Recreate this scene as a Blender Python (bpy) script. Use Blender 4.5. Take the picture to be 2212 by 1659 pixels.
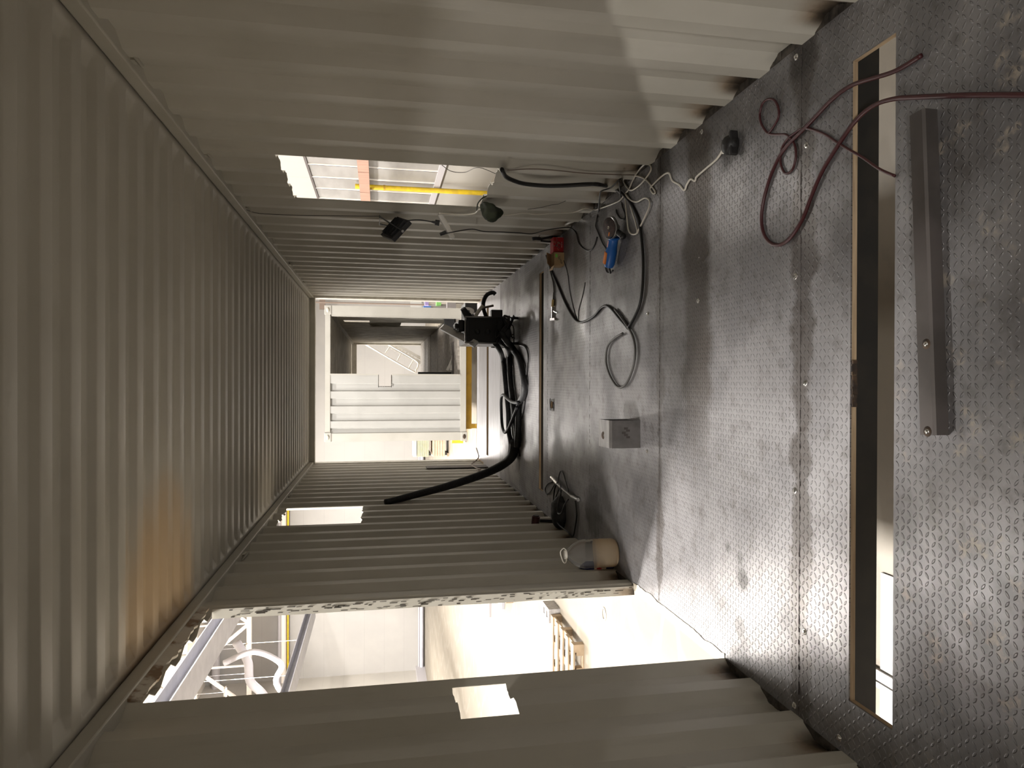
import bpy, bmesh, math, random
from mathutils import Vector, Matrix, noise
random.seed(7)
PI = math.pi
SC = bpy.context.scene
COL = SC.collection
for o in list(bpy.data.objects): bpy.data.objects.remove(o)

# ------------------------------------------------------------------ camera (photo is turned on its side)
FPX = 1508.0
CXP, CYP = 1106.0, 829.5
Fw = Vector((818-CXP, -(821.5-CYP), -FPX)).normalized()       # world +Y in camera axes
Dn = Vector((7894.0, -14.5, -FPX)); Dn = (Dn - Dn.dot(Fw)*Fw).normalized()
Yc = Fw; Zc = -Dn; Xc = Yc.cross(Zc)
RM = Matrix((Xc, Yc, Zc))                                      # camera -> world
CAM = Vector((0, 0, 1.449))
cam = bpy.data.cameras.new('camera'); camo = bpy.data.objects.new('camera', cam); COL.objects.link(camo)
camo.matrix_world = Matrix.Translation(CAM) @ RM.to_4x4()
cam.sensor_fit = 'HORIZONTAL'; cam.sensor_width = 36.0; cam.lens = 36.0*FPX/2212.0
cam.clip_start = 0.05; cam.clip_end = 200
SC.camera = camo
def ray(px, py): return RM @ Vector((px-CXP, -(py-CYP), -FPX))
def PZ(px, py, z=0.0): d = ray(px, py); return CAM + d*((z-CAM.z)/d.z)
def PX(px, py, x): d = ray(px, py); return CAM + d*((x-CAM.x)/d.x)
def PY(px, py, y): d = ray(px, py); return CAM + d*((y-CAM.y)/d.y)

# ------------------------------------------------------------------ world, exposure, lamps
SC.view_settings.view_transform = 'Standard'; SC.view_settings.look = 'None'
SC.view_settings.gamma = 1.0; SC.view_settings.use_curve_mapping = False
SC.view_settings.exposure = -0.18
W = bpy.data.worlds.new('world'); SC.world = W; W.use_nodes = True
W.node_tree.nodes['Background'].inputs[0].default_value = (1.0, .93, .82, 1)
W.node_tree.nodes['Background'].inputs[1].default_value = 0.15
LAMP_Z = 7.4
LAMP_XS = (-13.0, -4.3, 2.6)
LAMP_YS = [-14.0, -9.3, -3.6, 1.1, 5.8, 10.5, 15.2, 19.9, 24.6, 29.3, 34.0]
def lamp_power(x, y):
    if y < -5: return ({-13.0: 300.0, -4.3: 1500.0, 2.6: 260.0}[x] if y > -12 else 60.0)
    if x == -4.3 and y in (5.8, 1.1): return 2400.0 if y > 3 else 900.0
    if x > 0: return 50.0 if y < 6 else (150.0 if y < 10 else 330.0)
    return 350.0 if y < 9 else (750.0 if y < 18 else 1500.0)
def area_light(name, loc, sx, sy, power, color=(1.0, .962, .91), rot=(0, 0, 0)):
    L = bpy.data.lights.new(name, 'AREA'); L.shape = 'RECTANGLE'; L.size = sx; L.size_y = sy
    L.energy = power; L.color = color
    o = bpy.data.objects.new(name, L); COL.objects.link(o); o.location = loc; o.rotation_euler = rot
    return o
for lx in LAMP_XS:
    for ly in LAMP_YS:
        area_light('hall_lamp_light', (lx, ly, LAMP_Z-.06), 1.45, .22, lamp_power(lx, ly))
        if lx < -10 and ly > 15 and ly < 36: area_light('added_roof_uplight', (lx, ly, LAMP_Z+.08), 1.45, .22, 420.0, rot=(PI, 0, 0))  # added upward fill that brightens roof and trusses, not part of the fittings

# ------------------------------------------------------------------ materials
def mat(name, col, rough=.5, metal=0.0, spec=.5, **kw):
    m = bpy.data.materials.new(name); m.use_nodes = True
    b = m.node_tree.nodes['Principled BSDF']
    b.inputs['Base Color'].default_value = (*col, 1); b.inputs['Roughness'].default_value = rough
    b.inputs['Metallic'].default_value = metal; b.inputs['Specular IOR Level'].default_value = spec
    for k, v in kw.items(): b.inputs[k].default_value = v
    return m
class NT:
    def __init__(s, m): s.t = m.node_tree; s.b = s.t.nodes['Principled BSDF']
    def n(s, ty, **kw):
        x = s.t.nodes.new(ty)
        for k, v in kw.items(): setattr(x, k, v)
        return x
    def l(s, a, b): s.t.links.new(a, b)
    def set(s, sock, v):
        if isinstance(v, (int, float, tuple)): sock.default_value = v
        else: s.l(v, sock)
    def m(s, op, a, b=0.0, c=None, clamp=False):
        x = s.n('ShaderNodeMath', operation=op); x.use_clamp = clamp
        s.set(x.inputs[0], a); s.set(x.inputs[1], b)
        if c is not None: s.set(x.inputs[2], c)
        return x.outputs[0]
    def noise(s, vec, scale, detail=4, rough=.55, dist=0.0):
        x = s.n('ShaderNodeTexNoise'); x.inputs['Scale'].default_value = scale; x.inputs['Detail'].default_value = detail
        x.inputs['Roughness'].default_value = rough; x.inputs['Distortion'].default_value = dist
        if vec is not None: s.l(vec, x.inputs['Vector'])
        return x.outputs[0]
    def ramp(s, f, a, b):
        x = s.n('ShaderNodeMapRange'); x.interpolation_type = 'SMOOTHSTEP'
        s.l(f, x.inputs[0]); x.inputs[1].default_value = a; x.inputs[2].default_value = b
        return x.outputs[0]
    def mix(s, f, a, b):
        x = s.n('ShaderNodeMix', data_type='RGBA')
        s.set(x.inputs[0], f)
        for i, v in ((6, a), (7, b)):
            if isinstance(v, tuple): x.inputs[i].default_value = (*v[:3], 1)
            else: s.l(v, x.inputs[i])
        return x.outputs[2]
    def bump(s, h, strength=1.0, dist=.01):
        x = s.n('ShaderNodeBump'); x.inputs['Strength'].default_value = strength; x.inputs['Distance'].default_value = dist
        s.l(h, x.inputs['Height']); s.l(x.outputs[0], s.b.inputs['Normal'])
    def xyz(s):
        tc = s.n('ShaderNodeNewGeometry'); sp = s.n('ShaderNodeSeparateXYZ'); s.l(tc.outputs['Position'], sp.inputs[0])
        return tc.outputs['Position'], sp.outputs[0], sp.outputs[1], sp.outputs[2]
    def scaled(s, vec, sc):
        x = s.n('ShaderNodeMapping'); x.inputs['Scale'].default_value = sc; s.l(vec, x.inputs[0]); return x.outputs[0]
def noisy(name, c1, c2, scale=4, rough=.5, metal=0.0, stretch=(1, 1, 1), bump=0.0, lo=.35, hi=.65, spec=.5, bscale=None):
    m = mat(name, c1, rough, metal, spec); t = NT(m)
    tc = t.n('ShaderNodeTexCoord'); v = t.scaled(tc.outputs['Object'], stretch)
    f = t.ramp(t.noise(v, scale, 5), lo, hi)
    t.l(t.mix(f, c1, c2), t.b.inputs['Base Color'])
    if bump: t.bump(t.noise(v, bscale or scale*6, 4), bump, .004)
    return m
M = {}
def paint_wall():
    m = mat('cream_container_paint', (.60, .575, .52), .42, 0, .4); t = NT(m)
    P, x, y, z = t.xyz()
    n1 = t.noise(P, 1.7, 5); n2 = t.noise(t.scaled(P, (3, 3, .5)), 5, 5); n3 = t.noise(P, 30, 4)
    c = t.mix(t.ramp(n1, .35, .7), (.53, .505, .445), (.47, .447, .385))
    c = t.mix(t.m('MULTIPLY', t.ramp(n2, .55, .8), .35), c, (.38, .36, .31))
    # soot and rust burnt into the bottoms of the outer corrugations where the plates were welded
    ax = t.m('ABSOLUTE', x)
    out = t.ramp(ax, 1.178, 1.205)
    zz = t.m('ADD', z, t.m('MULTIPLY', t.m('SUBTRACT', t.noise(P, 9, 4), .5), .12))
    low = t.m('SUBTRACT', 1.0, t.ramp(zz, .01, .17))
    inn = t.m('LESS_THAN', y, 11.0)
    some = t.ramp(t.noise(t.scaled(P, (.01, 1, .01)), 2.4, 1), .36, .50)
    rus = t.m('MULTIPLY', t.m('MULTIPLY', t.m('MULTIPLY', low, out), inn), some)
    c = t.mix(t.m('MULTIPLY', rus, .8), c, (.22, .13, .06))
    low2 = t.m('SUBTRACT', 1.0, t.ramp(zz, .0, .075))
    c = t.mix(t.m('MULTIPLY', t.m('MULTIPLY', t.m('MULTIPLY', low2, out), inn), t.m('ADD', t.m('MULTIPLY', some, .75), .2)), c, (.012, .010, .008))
    t.l(c, t.b.inputs['Base Color'])
    t.bump(t.m('ADD', t.m('MULTIPLY', n2, .6), t.m('MULTIPLY', n3, .1)), .25, .006)
    return m
def paint_ceiling():
    m = mat('ceiling_paint', (.6, .58, .52), .45, 0, .35); t = NT(m)
    P, x, y, z = t.xyz()
    n1 = t.noise(P, 1.5, 4)
    c = t.mix(t.ramp(n1, .35, .7), (.47, .445, .385), (.425, .40, .34))
    # heat-browned patch above the torch-cut door
    dx = t.m('DIVIDE', t.m('ADD', x, 1.02), .62); dy = t.m('DIVIDE', t.m('SUBTRACT', y, 3.42), .62)
    r2 = t.m('ADD', t.m('MULTIPLY', dx, dx), t.m('MULTIPLY', dy, dy))
    nn = t.noise(t.scaled(P, (1.2, 6, 1)), 2.6, 5)
    r3 = t.m('ADD', r2, t.m('MULTIPLY', t.m('SUBTRACT', nn, .5), .9))
    f = t.m('SUBTRACT', 1.0, t.ramp(r3, .15, 1.15))
    c = t.mix(t.m('MULTIPLY', f, .7), c, (.53, .36, .18))
    # soot line at the rail above the door
    ed = t.ramp(t.m('MULTIPLY', x, -1.0), 1.0, 1.16)
    yy = t.m('SUBTRACT', 1.0, t.ramp(t.m('ABSOLUTE', t.m('SUBTRACT', y, 3.2)), .3, .8))
    c = t.mix(t.m('MULTIPLY', t.m('MULTIPLY', ed, yy), .8), c, (.10, .06, .03))
    t.l(c, t.b.inputs['Base Color'])
    t.bump(t.noise(P, 6, 4), .15, .01)
    return m
def plate_mat():
    m = mat('tear_plate_steel', (.3, .3, .3), .35, .25, .5); t = NT(m)
    P, x, y, z = t.xyz()
    a = .0222
    def cell(q): 
        i = t.m('FLOOR', q); return i, t.m('SUBTRACT', t.m('SUBTRACT', q, i), .5)
    qx = t.m('DIVIDE', x, a); qy = t.m('DIVIDE', y, a)
    i, u = cell(qx); j, v = cell(qy)
    par = t.m('MODULO', t.m('ABSOLUTE', t.m('ADD', i, j)), 2.0)
    sg = t.m('SUBTRACT', t.m('MULTIPLY', par, 2.0), 1.0)
    ca, sa = math.cos(.62), math.sin(.62)
    su = t.m('MULTIPLY', u, sg)
    p = t.m('ADD', t.m('MULTIPLY', su, ca), t.m('MULTIPLY', v, sa))
    q = t.m('SUBTRACT', t.m('MULTIPLY', v, ca), t.m('MULTIPLY', su, sa))
    e = t.m('ADD', t.m('POWER', t.m('ABSOLUTE', t.m('DIVIDE', p, .47)), 1.6), t.m('POWER', t.m('ABSOLUTE', t.m('DIVIDE', q, .17)), 1.6))
    h = t.m('SUBTRACT', 1.0, e, clamp=True)
    h = t.m('MINIMUM', t.m('MULTIPLY', h, 1.8), 1.0)
    # welded seams are left smooth
    n1 = t.noise(P, 2.2, 6); n2 = t.noise(P, 14, 5); n3 = t.noise(t.scaled(P, (1, .35, 1)), 5, 5, .6, .5)
    c = t.mix(t.ramp(n1, .38, .62), (.29, .28, .285), (.185, .178, .182))
    c = t.mix(t.m('MULTIPLY', t.ramp(n2, .5, .72), .4), c, (.075, .062, .052))
    # oily brown bands
    def band(yc, w, x0, x1, amt):
        yd = t.m('ADD', t.m('ABSOLUTE', t.m('SUBTRACT', y, yc)), t.m('MULTIPLY', t.m('SUBTRACT', n3, .5), .22))
        f = t.m('SUBTRACT', 1.0, t.ramp(yd, w*.5, w))
        g = t.ramp(x, x0, x1)
        return t.m('MULTIPLY', t.m('MULTIPLY', f, g), amt)
    oil = t.m('MAXIMUM', band(3.02, .17, -.55, .2, .8), t.m('MAXIMUM', band(4.95, .2, .05, .5, .75), band(2.2, .07, -2, -1.9, .6)))
    oil = t.m('MAXIMUM', oil, t.m('MAXIMUM', band(3.45, .05, -2, -1.9, .5), band(1.35, .12, -.9, -.2, .0)))
    c = t.mix(oil, c, (.060, .046, .034))
    # burnt blotches
    def blot(bx, by, r, amt):
        d = t.m('SQRT', t.m('ADD', t.m('POWER', t.m('SUBTRACT', x, bx), 2.0), t.m('POWER', t.m('SUBTRACT', y, by), 2.0)))
        d = t.m('ADD', d, t.m('MULTIPLY', t.m('SUBTRACT', n2, .5), r*1.6))
        return t.m('MULTIPLY', t.m('SUBTRACT', 1.0, t.ramp(d, r*.4, r)), amt)
    bl = blot(-.80, 2.60, .06, .8)
    for b_ in ((-.70, 2.72, .03, .6), (-1.0, 2.62, .06, .6), (-.72, 2.62, .03, .5), (.98, 2.72, .10, .85), (1.1, 1.5, .16, .7), (1.12, 2.2, .1, .8), (1.15, 3.4, .12, .8), (1.1, 4.4, .12, .7), (-.9, 4.6, .25, .75), (1.0, 1.62, .14, .4)):
        bl = t.m('MAXIMUM', bl, blot(*b_))
    c = t.mix(bl, c, (.022, .018, .016))
    # rubbed light dust between lugs near the entrance
    dust = t.m('MULTIPLY', t.m('MULTIPLY', t.ramp(t.noise(P, 9, 6, .7), .56, .70), t.m('SUBTRACT', 1.0, t.ramp(y, 1.5, 1.9))), t.m('SUBTRACT', 1.0, h))
    c = t.mix(t.m('MULTIPLY', dust, .6), c, (.42, .35, .26))
    t.l(c, t.b.inputs['Base Color'])
    r = t.m('ADD', .36, t.m('MULTIPLY', t.ramp(n1, .3, .7), .16))
    r = t.m('SUBTRACT', r, t.m('MULTIPLY', oil, .12))
    t.l(r, t.b.inputs['Roughness'])
    t.l(t.m('SUBTRACT', .50, t.m('MULTIPLY', t.m('MAXIMUM', bl, dust), .45)), t.b.inputs['Metallic'])
    t.bump(t.m('ADD', h, t.m('MULTIPLY', n2, .12)), 1.0, .0035)
    return m
def hall_floor_mat():
    m = mat('hall_concrete', (.56, .48, .37), .45, 0, .35); t = NT(m)
    P, x, y, z = t.xyz()
    n1 = t.noise(t.scaled(P, (1, .25, 1)), .9, 6, .6, .6); n2 = t.noise(P, 12, 5)
    c = t.mix(t.ramp(n1, .35, .7), (.185, .160, .125), (.155, .134, .104))
    c = t.mix(t.m('MULTIPLY', t.ramp(n2, .5, .8), .4), c, (.13, .117, .097))
    w = t.n('ShaderNodeTexWave'); w.inputs['Scale'].default_value = .8; w.inputs['Distortion'].default_value = 14; w.inputs['Detail'].default_value = 3
    t.l(t.scaled(P, (.35, 1, 1)), w.inputs[0])
    c = t.mix(t.m('MULTIPLY', t.ramp(w.outputs[1], .8, 1.0), .3), c, (.30, .275, .235))
    t.l(c, t.b.inputs['Base Color']); t.bump(n2, .1, .004)
    return m
def hall_wall_mat(name, c1, c2, ax=2, per=1.1):
    m = mat(name, c1, .6, 0, .3); t = NT(m)
    P, x, y, z = t.xyz(); s = (x, y, z)[ax]
    fr = t.m('FRACT', t.m('DIVIDE', s, per)); ln = t.m('LESS_THAN', fr, .02)
    c = t.mix(t.ramp(t.noise(P, .4, 4), .35, .65), c1, c2)
    c = t.mix(t.m('MULTIPLY', ln, .25), c, tuple(v*.6 for v in c1))
    t.l(c, t.b.inputs['Base Color'])
    return m
M['wall'] = paint_wall(); M['ceil'] = paint_ceiling(); M['plate'] = plate_mat()
M['rail'] = noisy('rail_paint', (.47, .445, .385), (.42, .40, .34), 3, .4)
M['raildark'] = noisy('scorched_rail_paint', (.20, .16, .11), (.42, .37, .28), 5, .5, 0, (1, 2, 1))
M['bright'] = noisy('bright_primer', (.72, .69, .62), (.60, .57, .50), 12, .45)
M['rustpaint'] = noisy('peeling_rusty_paint', (.56, .52, .45), (.22, .14, .08), 9, .6, 0, lo=.48, hi=.62)
M['tornedge'] = noisy('ground_edge_steel', (.70, .66, .58), (.40, .34, .26), 25, .4, .2)
M['cut'] = noisy('torch_cut_steel', (.10, .085, .07), (.04, .035, .03), 30, .5, .4)
M['zinc'] = noisy('zinc_sheet', (.42, .41, .43), (.34, .33, .345), 3, .38, .35, (1, 5, 1), bump=.05)
M['ply'] = noisy('plywood_edge', (.50, .38, .25), (.36, .26, .165), 8, .7, 0, (1, 1, 22), lo=.3, hi=.7)
M['char'] = noisy('charred_wood', (.03, .022, .018), (.08, .05, .03), 40, .85)
M['black'] = noisy('black_beam_paint', (.012, .012, .012), (.02, .018, .016), 10, .55)
M['blackp'] = mat('black_plastic', (.016, .016, .017), .42)
M['rubber'] = mat('black_rubber', (.014, .013, .013), .5)
M['hose'] = noisy('black_hose_sleeve', (.008, .008, .009), (.02, .02, .021), 60, .6, bump=.3)
M['greyc'] = mat('grey_cable_sheath', (.10, .095, .09), .5)
M['whitec'] = mat('white_cable_sheath', (.72, .68, .60), .4)
M['redc'] = mat('dark_red_cable_sheath', (.055, .012, .014), .38)
M['brown'] = mat('brown_grey_cable_sheath', (.20, .15, .12), .45)
M['steel'] = noisy('rolled_steel', (.30, .285, .28), (.20, .19, .185), 6, .38, .8, (1, 3, 1))
M['dsteel'] = noisy('dark_mill_steel', (.12, .105, .10), (.085, .075, .07), 5, .5, .5)
M['chrome'] = mat('shiny_zinc', (.75, .74, .72), .22, 1.0)
M['brass'] = mat('brass', (.75, .60, .30), .35, 1.0)
M['alu'] = mat('aluminium', (.68, .66, .62), .35, .8)
M['blue'] = mat('blue_tool_plastic', (.02, .14, .50), .35)
M['orange'] = mat('orange_tool_plastic', (.85, .25, .03), .4)
M['disc'] = noisy('grinding_disc', (.09, .06, .055), (.05, .04, .038), 60, .8)
M['guard'] = mat('grey_guard', (.32, .31, .30), .4, .6)
M['red'] = noisy('red_card', (.50, .02, .025), (.42, .015, .02), 8, .45)
M['card'] = noisy('brown_cardboard', (.50, .34, .18), (.44, .29, .15), 10, .75)
M['cardl'] = mat('pale_cardboard', (.72, .55, .38), .75)
M['green'] = mat('green_sticker', (.25, .75, .12), .5)
M['ink'] = mat('black_ink', (.01, .01, .01), .6)
M['pink'] = mat('pink_lettering', (.85, .45, .42), .5)
M['strip'] = mat('grey_white_plastic', (.62, .60, .56), .3)
M['cloth'] = noisy('dark_green_cloth', (.022, .030, .012), (.010, .013, .007), 14, .85, bump=.3)
M['yellow'] = noisy('yellow_paint', (.80, .56, .02), (.62, .42, .03), 6, .45)
M['yellow2'] = noisy('worn_yellow_paint', (.55, .33, .03), (.42, .25, .03), 5, .5)
M['pinkwood'] = noisy('pinkish_wood', (.36, .20, .14), (.30, .165, .115), 3, .6, 0, (1, 4, 1))
M['wood'] = noisy('pallet_wood', (.36, .27, .18), (.28, .205, .13), 5, .7, 0, (1, 6, 1))
M['woodg'] = noisy('greenish_boards', (.48, .44, .30), (.36, .33, .22), 6, .7, 0, (1, 1, 6))
M['woodp'] = noisy('pinkish_boards', (.62, .44, .32), (.50, .34, .25), 6, .7)
M['block'] = noisy('concrete_block_grey', (.36, .34, .33), (.27, .255, .25), 20, .85, bump=.3)
M['blockl'] = noisy('pale_block', (.75, .74, .74), (.65, .64, .65), 20, .8)
M['c2'] = noisy('pale_container_paint', (.42, .405, .37), (.38, .365, .33), 2, .42)
M['c2w'] = noisy('white_panel_paint', (.40, .395, .38), (.37, .365, .35), 2, .42)
M['c2in'] = noisy('inner_container_paint', (.66, .63, .56), (.50, .47, .41), 3, .45)
M['c2fl'] = noisy('worn_container_floor', (.32, .29, .26), (.20, .18, .16), 4, .5, .1, (4, 1, 1))
M['steelb'] = noisy('blue_grey_girder', (.42, .42, .46), (.36, .36, .40), 2, .45)
M['truss'] = mat('white_truss_paint', (.72, .66, .60), .5)
M['pipe'] = mat('grey_pipe', (.38, .36, .37), .45)
M['gate'] = noisy('brushed_gate_panel', (.26, .245, .23), (.34, .325, .31), .9, .38, .35, (1, .6, 2.5))
M['gline'] = mat('gate_seam_white', (.8, .76, .70), .5)
M['gdark'] = mat('dark_seam', (.05, .035, .03), .6)
M['hfloor'] = hall_floor_mat()
M['hwf'] = hall_wall_mat('far_hall_wall_panels', (.30, .288, .275), (.33, .315, .298), 2, 1.1)
M['hwl'] = hall_wall_mat('hall_side_wall_panels', (.40, .375, .34), (.36, .34, .31), 2, 1.1)
M['hback'] = hall_wall_mat('dark_back_wall', (.14, .135, .125), (.12, .115, .105), 2, 1.1)
M['hwr'] = hall_wall_mat('hall_right_wall_panels', (.36, .34, .31), (.34, .32, .29), 1, 2.4)
M['hceil'] = hall_wall_mat('hall_roof_sheet', (.62, .57, .51), (.55, .51, .46), 0, .35)
M['lblue'] = mat('light_blue_machine', (.10, .25, .75), .4)
M['lgreen'] = mat('light_green_plastic', (.35, .85, .25), .4)
M['violet'] = mat('violet_crate', (.38, .30, .62), .5)
def emis(name, col, s):
    m = mat(name, col); m.node_tree.nodes['Principled BSDF'].inputs['Emission Color'].default_value = (*col, 1)
    m.node_tree.nodes['Principled BSDF'].inputs['Emission Strength'].default_value = s; return m
M['tube'] = emis('lit_lamp_tube', (1.0, .94, .86), 6.0)
def glassy(name, col, rough, tr, ior=1.45, alpha=1.0):
    m = mat(name, col, rough); b = m.node_tree.nodes['Principled BSDF']
    b.inputs['Transmission Weight'].default_value = tr; b.inputs['IOR'].default_value = ior; b.inputs['Alpha'].default_value = alpha
    return m
M['pet'] = glassy('clear_bottle_plastic', (.95, .94, .92), .08, .93, 1.1)
M['liq'] = glassy('cloudy_amber_liquid', (.88, .68, .42), .25, .55, 1.2)
M['lens'] = mat('dark_lamp_glass', (.03, .03, .032), .1)

# ------------------------------------------------------------------ mesh builder
class MB:
    def __init__(s): s.bm = bmesh.new(); s.mats = []
    def _mi(s, m):
        if m is None: return 0
        if m not in s.mats: s.mats.append(m)
        return s.mats.index(m)
    def faces(s, vs, fs, m=None, smooth=False):
        mi = s._mi(m); bv = [s.bm.verts.new(v) for v in vs]; out = []
        for f in fs:
            try: fc = s.bm.faces.new([bv[i] for i in f])
            except ValueError: continue
            fc.material_index = mi; fc.smooth = smooth; out.append(fc)
        return out
    def box(s, x0, x1, y0, y1, z0, z1, m=None, mtx=None, bev=0.0):
        vs = [Vector((x, y, z)) for x in (x0, x1) for y in (y0, y1) for z in (z0, z1)]
        if mtx is not None: vs = [mtx @ v for v in vs]
        F = s.faces(vs, [(0, 1, 3, 2), (4, 6, 7, 5), (0, 4, 5, 1), (2, 3, 7, 6), (0, 2, 6, 4), (1, 5, 7, 3)], m)
        if bev:
            es = set(e for f in F for e in f.edges)
            r = bmesh.ops.bevel(s.bm, geom=list(es), offset=bev, segments=2, affect='EDGES', profile=.6)
        return s
    def beam(s, a, b, w, h, m=None, up=(0, 0, 1)):
        a = Vector(a); b = Vector(b); d = (b-a); L = d.length; d.normalize()
        up = Vector(up)
        if abs(d.dot(up)) > .98: up = Vector((0, 1, 0))
        sx = d.cross(up).normalized(); uz = sx.cross(d).normalized()
        mt = Matrix(((sx.x, d.x, uz.x, a.x), (sx.y, d.y, uz.y, a.y), (sx.z, d.z, uz.z, a.z), (0, 0, 0, 1)))
        return s.box(-w/2, w/2, 0, L, -h/2, h/2, m, mt)
    def cyl(s, a, b, r0, r1=None, n=14, m=None, cap=True, smooth=True):
        a = Vector(a); b = Vector(b); r1 = r0 if r1 is None else r1
        d = (b-a).normalized(); up = Vector((0, 0, 1)) if abs(d.z) < .9 else Vector((1, 0, 0))
        u = d.cross(up).normalized(); v = d.cross(u).normalized()
        vs = [a + (u*math.cos(2*PI*i/n)+v*math.sin(2*PI*i/n))*r0 for i in range(n)] + [b + (u*math.cos(2*PI*i/n)+v*math.sin(2*PI*i/n))*r1 for i in range(n)]
        fs = [(i, (i+1) % n, n+(i+1) % n, n+i) for i in range(n)]
        s.faces(vs, fs, m, smooth)
        if cap:
            s.faces(vs[:n], [tuple(range(n))], m); s.faces(vs[n:], [tuple(range(n-1, -1, -1))], m)
        return s
    def tube(s, pts, r, n=10, m=None, sub=6, rf=None, cap=True):
        P = [Vector(p) for p in pts]
        if sub > 1 and len(P) > 2:
            Q = []
            for i in range(len(P)-1):
                p0 = P[max(i-1, 0)]; p1 = P[i]; p2 = P[i+1]; p3 = P[min(i+2, len(P)-1)]
                for k in range(sub):
                    t = k/sub
                    Q.append(.5*((2*p1)+(-p0+p2)*t+(2*p0-5*p1+4*p2-p3)*t*t+(-p0+3*p1-3*p2+p3)*t**3))
            Q.append(P[-1]); P = Q
        rings = []; u = None; N = len(P)
        for i, p in enumerate(P):
            d = (P[min(i+1, N-1)]-P[max(i-1, 0)])
            if d.length < 1e-7: d = Vector((0, 1, 0))
            d.normalize()
            if u is None:
                up = Vector((0, 0, 1)) if abs(d.z) < .9 else Vector((1, 0, 0)); u = d.cross(up).normalized()
            else:
                u = (u - d*u.dot(d)); 
                if u.length < 1e-5: u = d.cross(Vector((0, 0, 1)))
                u.normalize()
            v = d.cross(u); rr = r if rf is None else r*rf(i/(N-1))
            rings.append([p+(u*math.cos(2*PI*k/n)+v*math.sin(2*PI*k/n))*rr for k in range(n)])
        vs = [v for g in rings for v in g]
        fs = [(i*n+k, i*n+(k+1) % n, (i+1)*n+(k+1) % n, (i+1)*n+k) for i in range(N-1) for k in range(n)]
        if cap: fs += [tuple(range(n-1, -1, -1)), tuple((N-1)*n+k for k in range(n))]
        s.faces(vs, fs, m, True); return s
    def lathe(s, prof, c=(0, 0, 0), n=32, m=None, mtx=None, smooth=True):
        c = Vector(c); vs = []
        for r, z in prof:
            for k in range(n):
                v = Vector((r*math.cos(2*PI*k/n), r*math.sin(2*PI*k/n), z))
                vs.append((mtx @ v if mtx is not None else v) + c)
        N = len(prof)
        fs = [(i*n+k, i*n+(k+1) % n, (i+1)*n+(k+1) % n, (i+1)*n+k) for i in range(N-1) for k in range(n)]
        s.faces(vs, fs, m, smooth)
        if prof[0][0] > 1e-5: s.faces(vs[:n], [tuple(range(n-1, -1, -1))], m)
        if prof[-1][0] > 1e-5: s.faces(vs[-n:], [tuple(range(n))], m)
        return s
    def prism(s, pts, z0, z1, m=None, mtx=None):
        n = len(pts); vs = [Vector((x, y, z0)) for x, y in pts]+[Vector((x, y, z1)) for x, y in pts]
        if mtx is not None: vs = [mtx @ v for v in vs]
        s.faces(vs, [tuple(range(n-1, -1, -1)), tuple(range(n, 2*n))]+[(i, (i+1) % n, n+(i+1) % n, n+i) for i in range(n)], m)
        return s
    def build(s, name, m=None, parent=None, merge=0.0, recalc=True):
        if merge: bmesh.ops.remove_doubles(s.bm, verts=s.bm.verts, dist=merge)
        if recalc: bmesh.ops.recalc_face_normals(s.bm, faces=s.bm.faces)
        me = bpy.data.meshes.new(name); s.bm.to_mesh(me); s.bm.free()
        ms = s.mats if s.mats else [m]
        for x in ms: me.materials.append(M[x] if isinstance(x, str) else x)
        o = bpy.data.objects.new(name, me); COL.objects.link(o)
        if parent is not None: o.parent = parent
        return o
def tag(o, label=None, cat=None, group=None, kind=None):
    if label: o['label'] = label
    if cat: o['category'] = cat
    if group: o['group'] = group
    if kind: o['kind'] = kind
    return o
def thing(name, label, cat, loc=(0, 0, 0), rz=0.0, group=None):
    o = bpy.data.objects.new(name, None); COL.objects.link(o); o.empty_display_size = .05
    o.location = loc; o.rotation_euler = (0, 0, rz); tag(o, label, cat, group); return o
def struct(o, label, cat): return tag(o, label, cat, kind='structure')
def copy_tree(o, parent=None):
    c = o.copy(); COL.objects.link(c)
    if parent is not None: c.parent = parent
    for ch in list(o.children): copy_tree(ch, c)
    return c
def text_part(txt, size, m, parent, loc, rot, name='lettering', ext=.0003):
    cu = bpy.data.curves.new('lettering', 'FONT'); cu.body = txt; cu.size = size; cu.extrude = ext; cu.align_x = 'CENTER'; cu.align_y = 'CENTER'
    tmp = bpy.data.objects.new('tmp', cu); COL.objects.link(tmp)
    dg = bpy.context.evaluated_depsgraph_get(); me = bpy.data.meshes.new_from_object(tmp.evaluated_get(dg))
    bpy.data.objects.remove(tmp); me.materials.clear(); me.materials.append(M[m])
    o = bpy.data.objects.new(name, me); COL.objects.link(o); o.parent = parent; o.location = loc; o.rotation_euler = rot
    return o
def solid(o, t, off=1.0):
    md = o.modifiers.new('sheet', 'SOLIDIFY'); md.thickness = t; md.offset = off; return o

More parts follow.
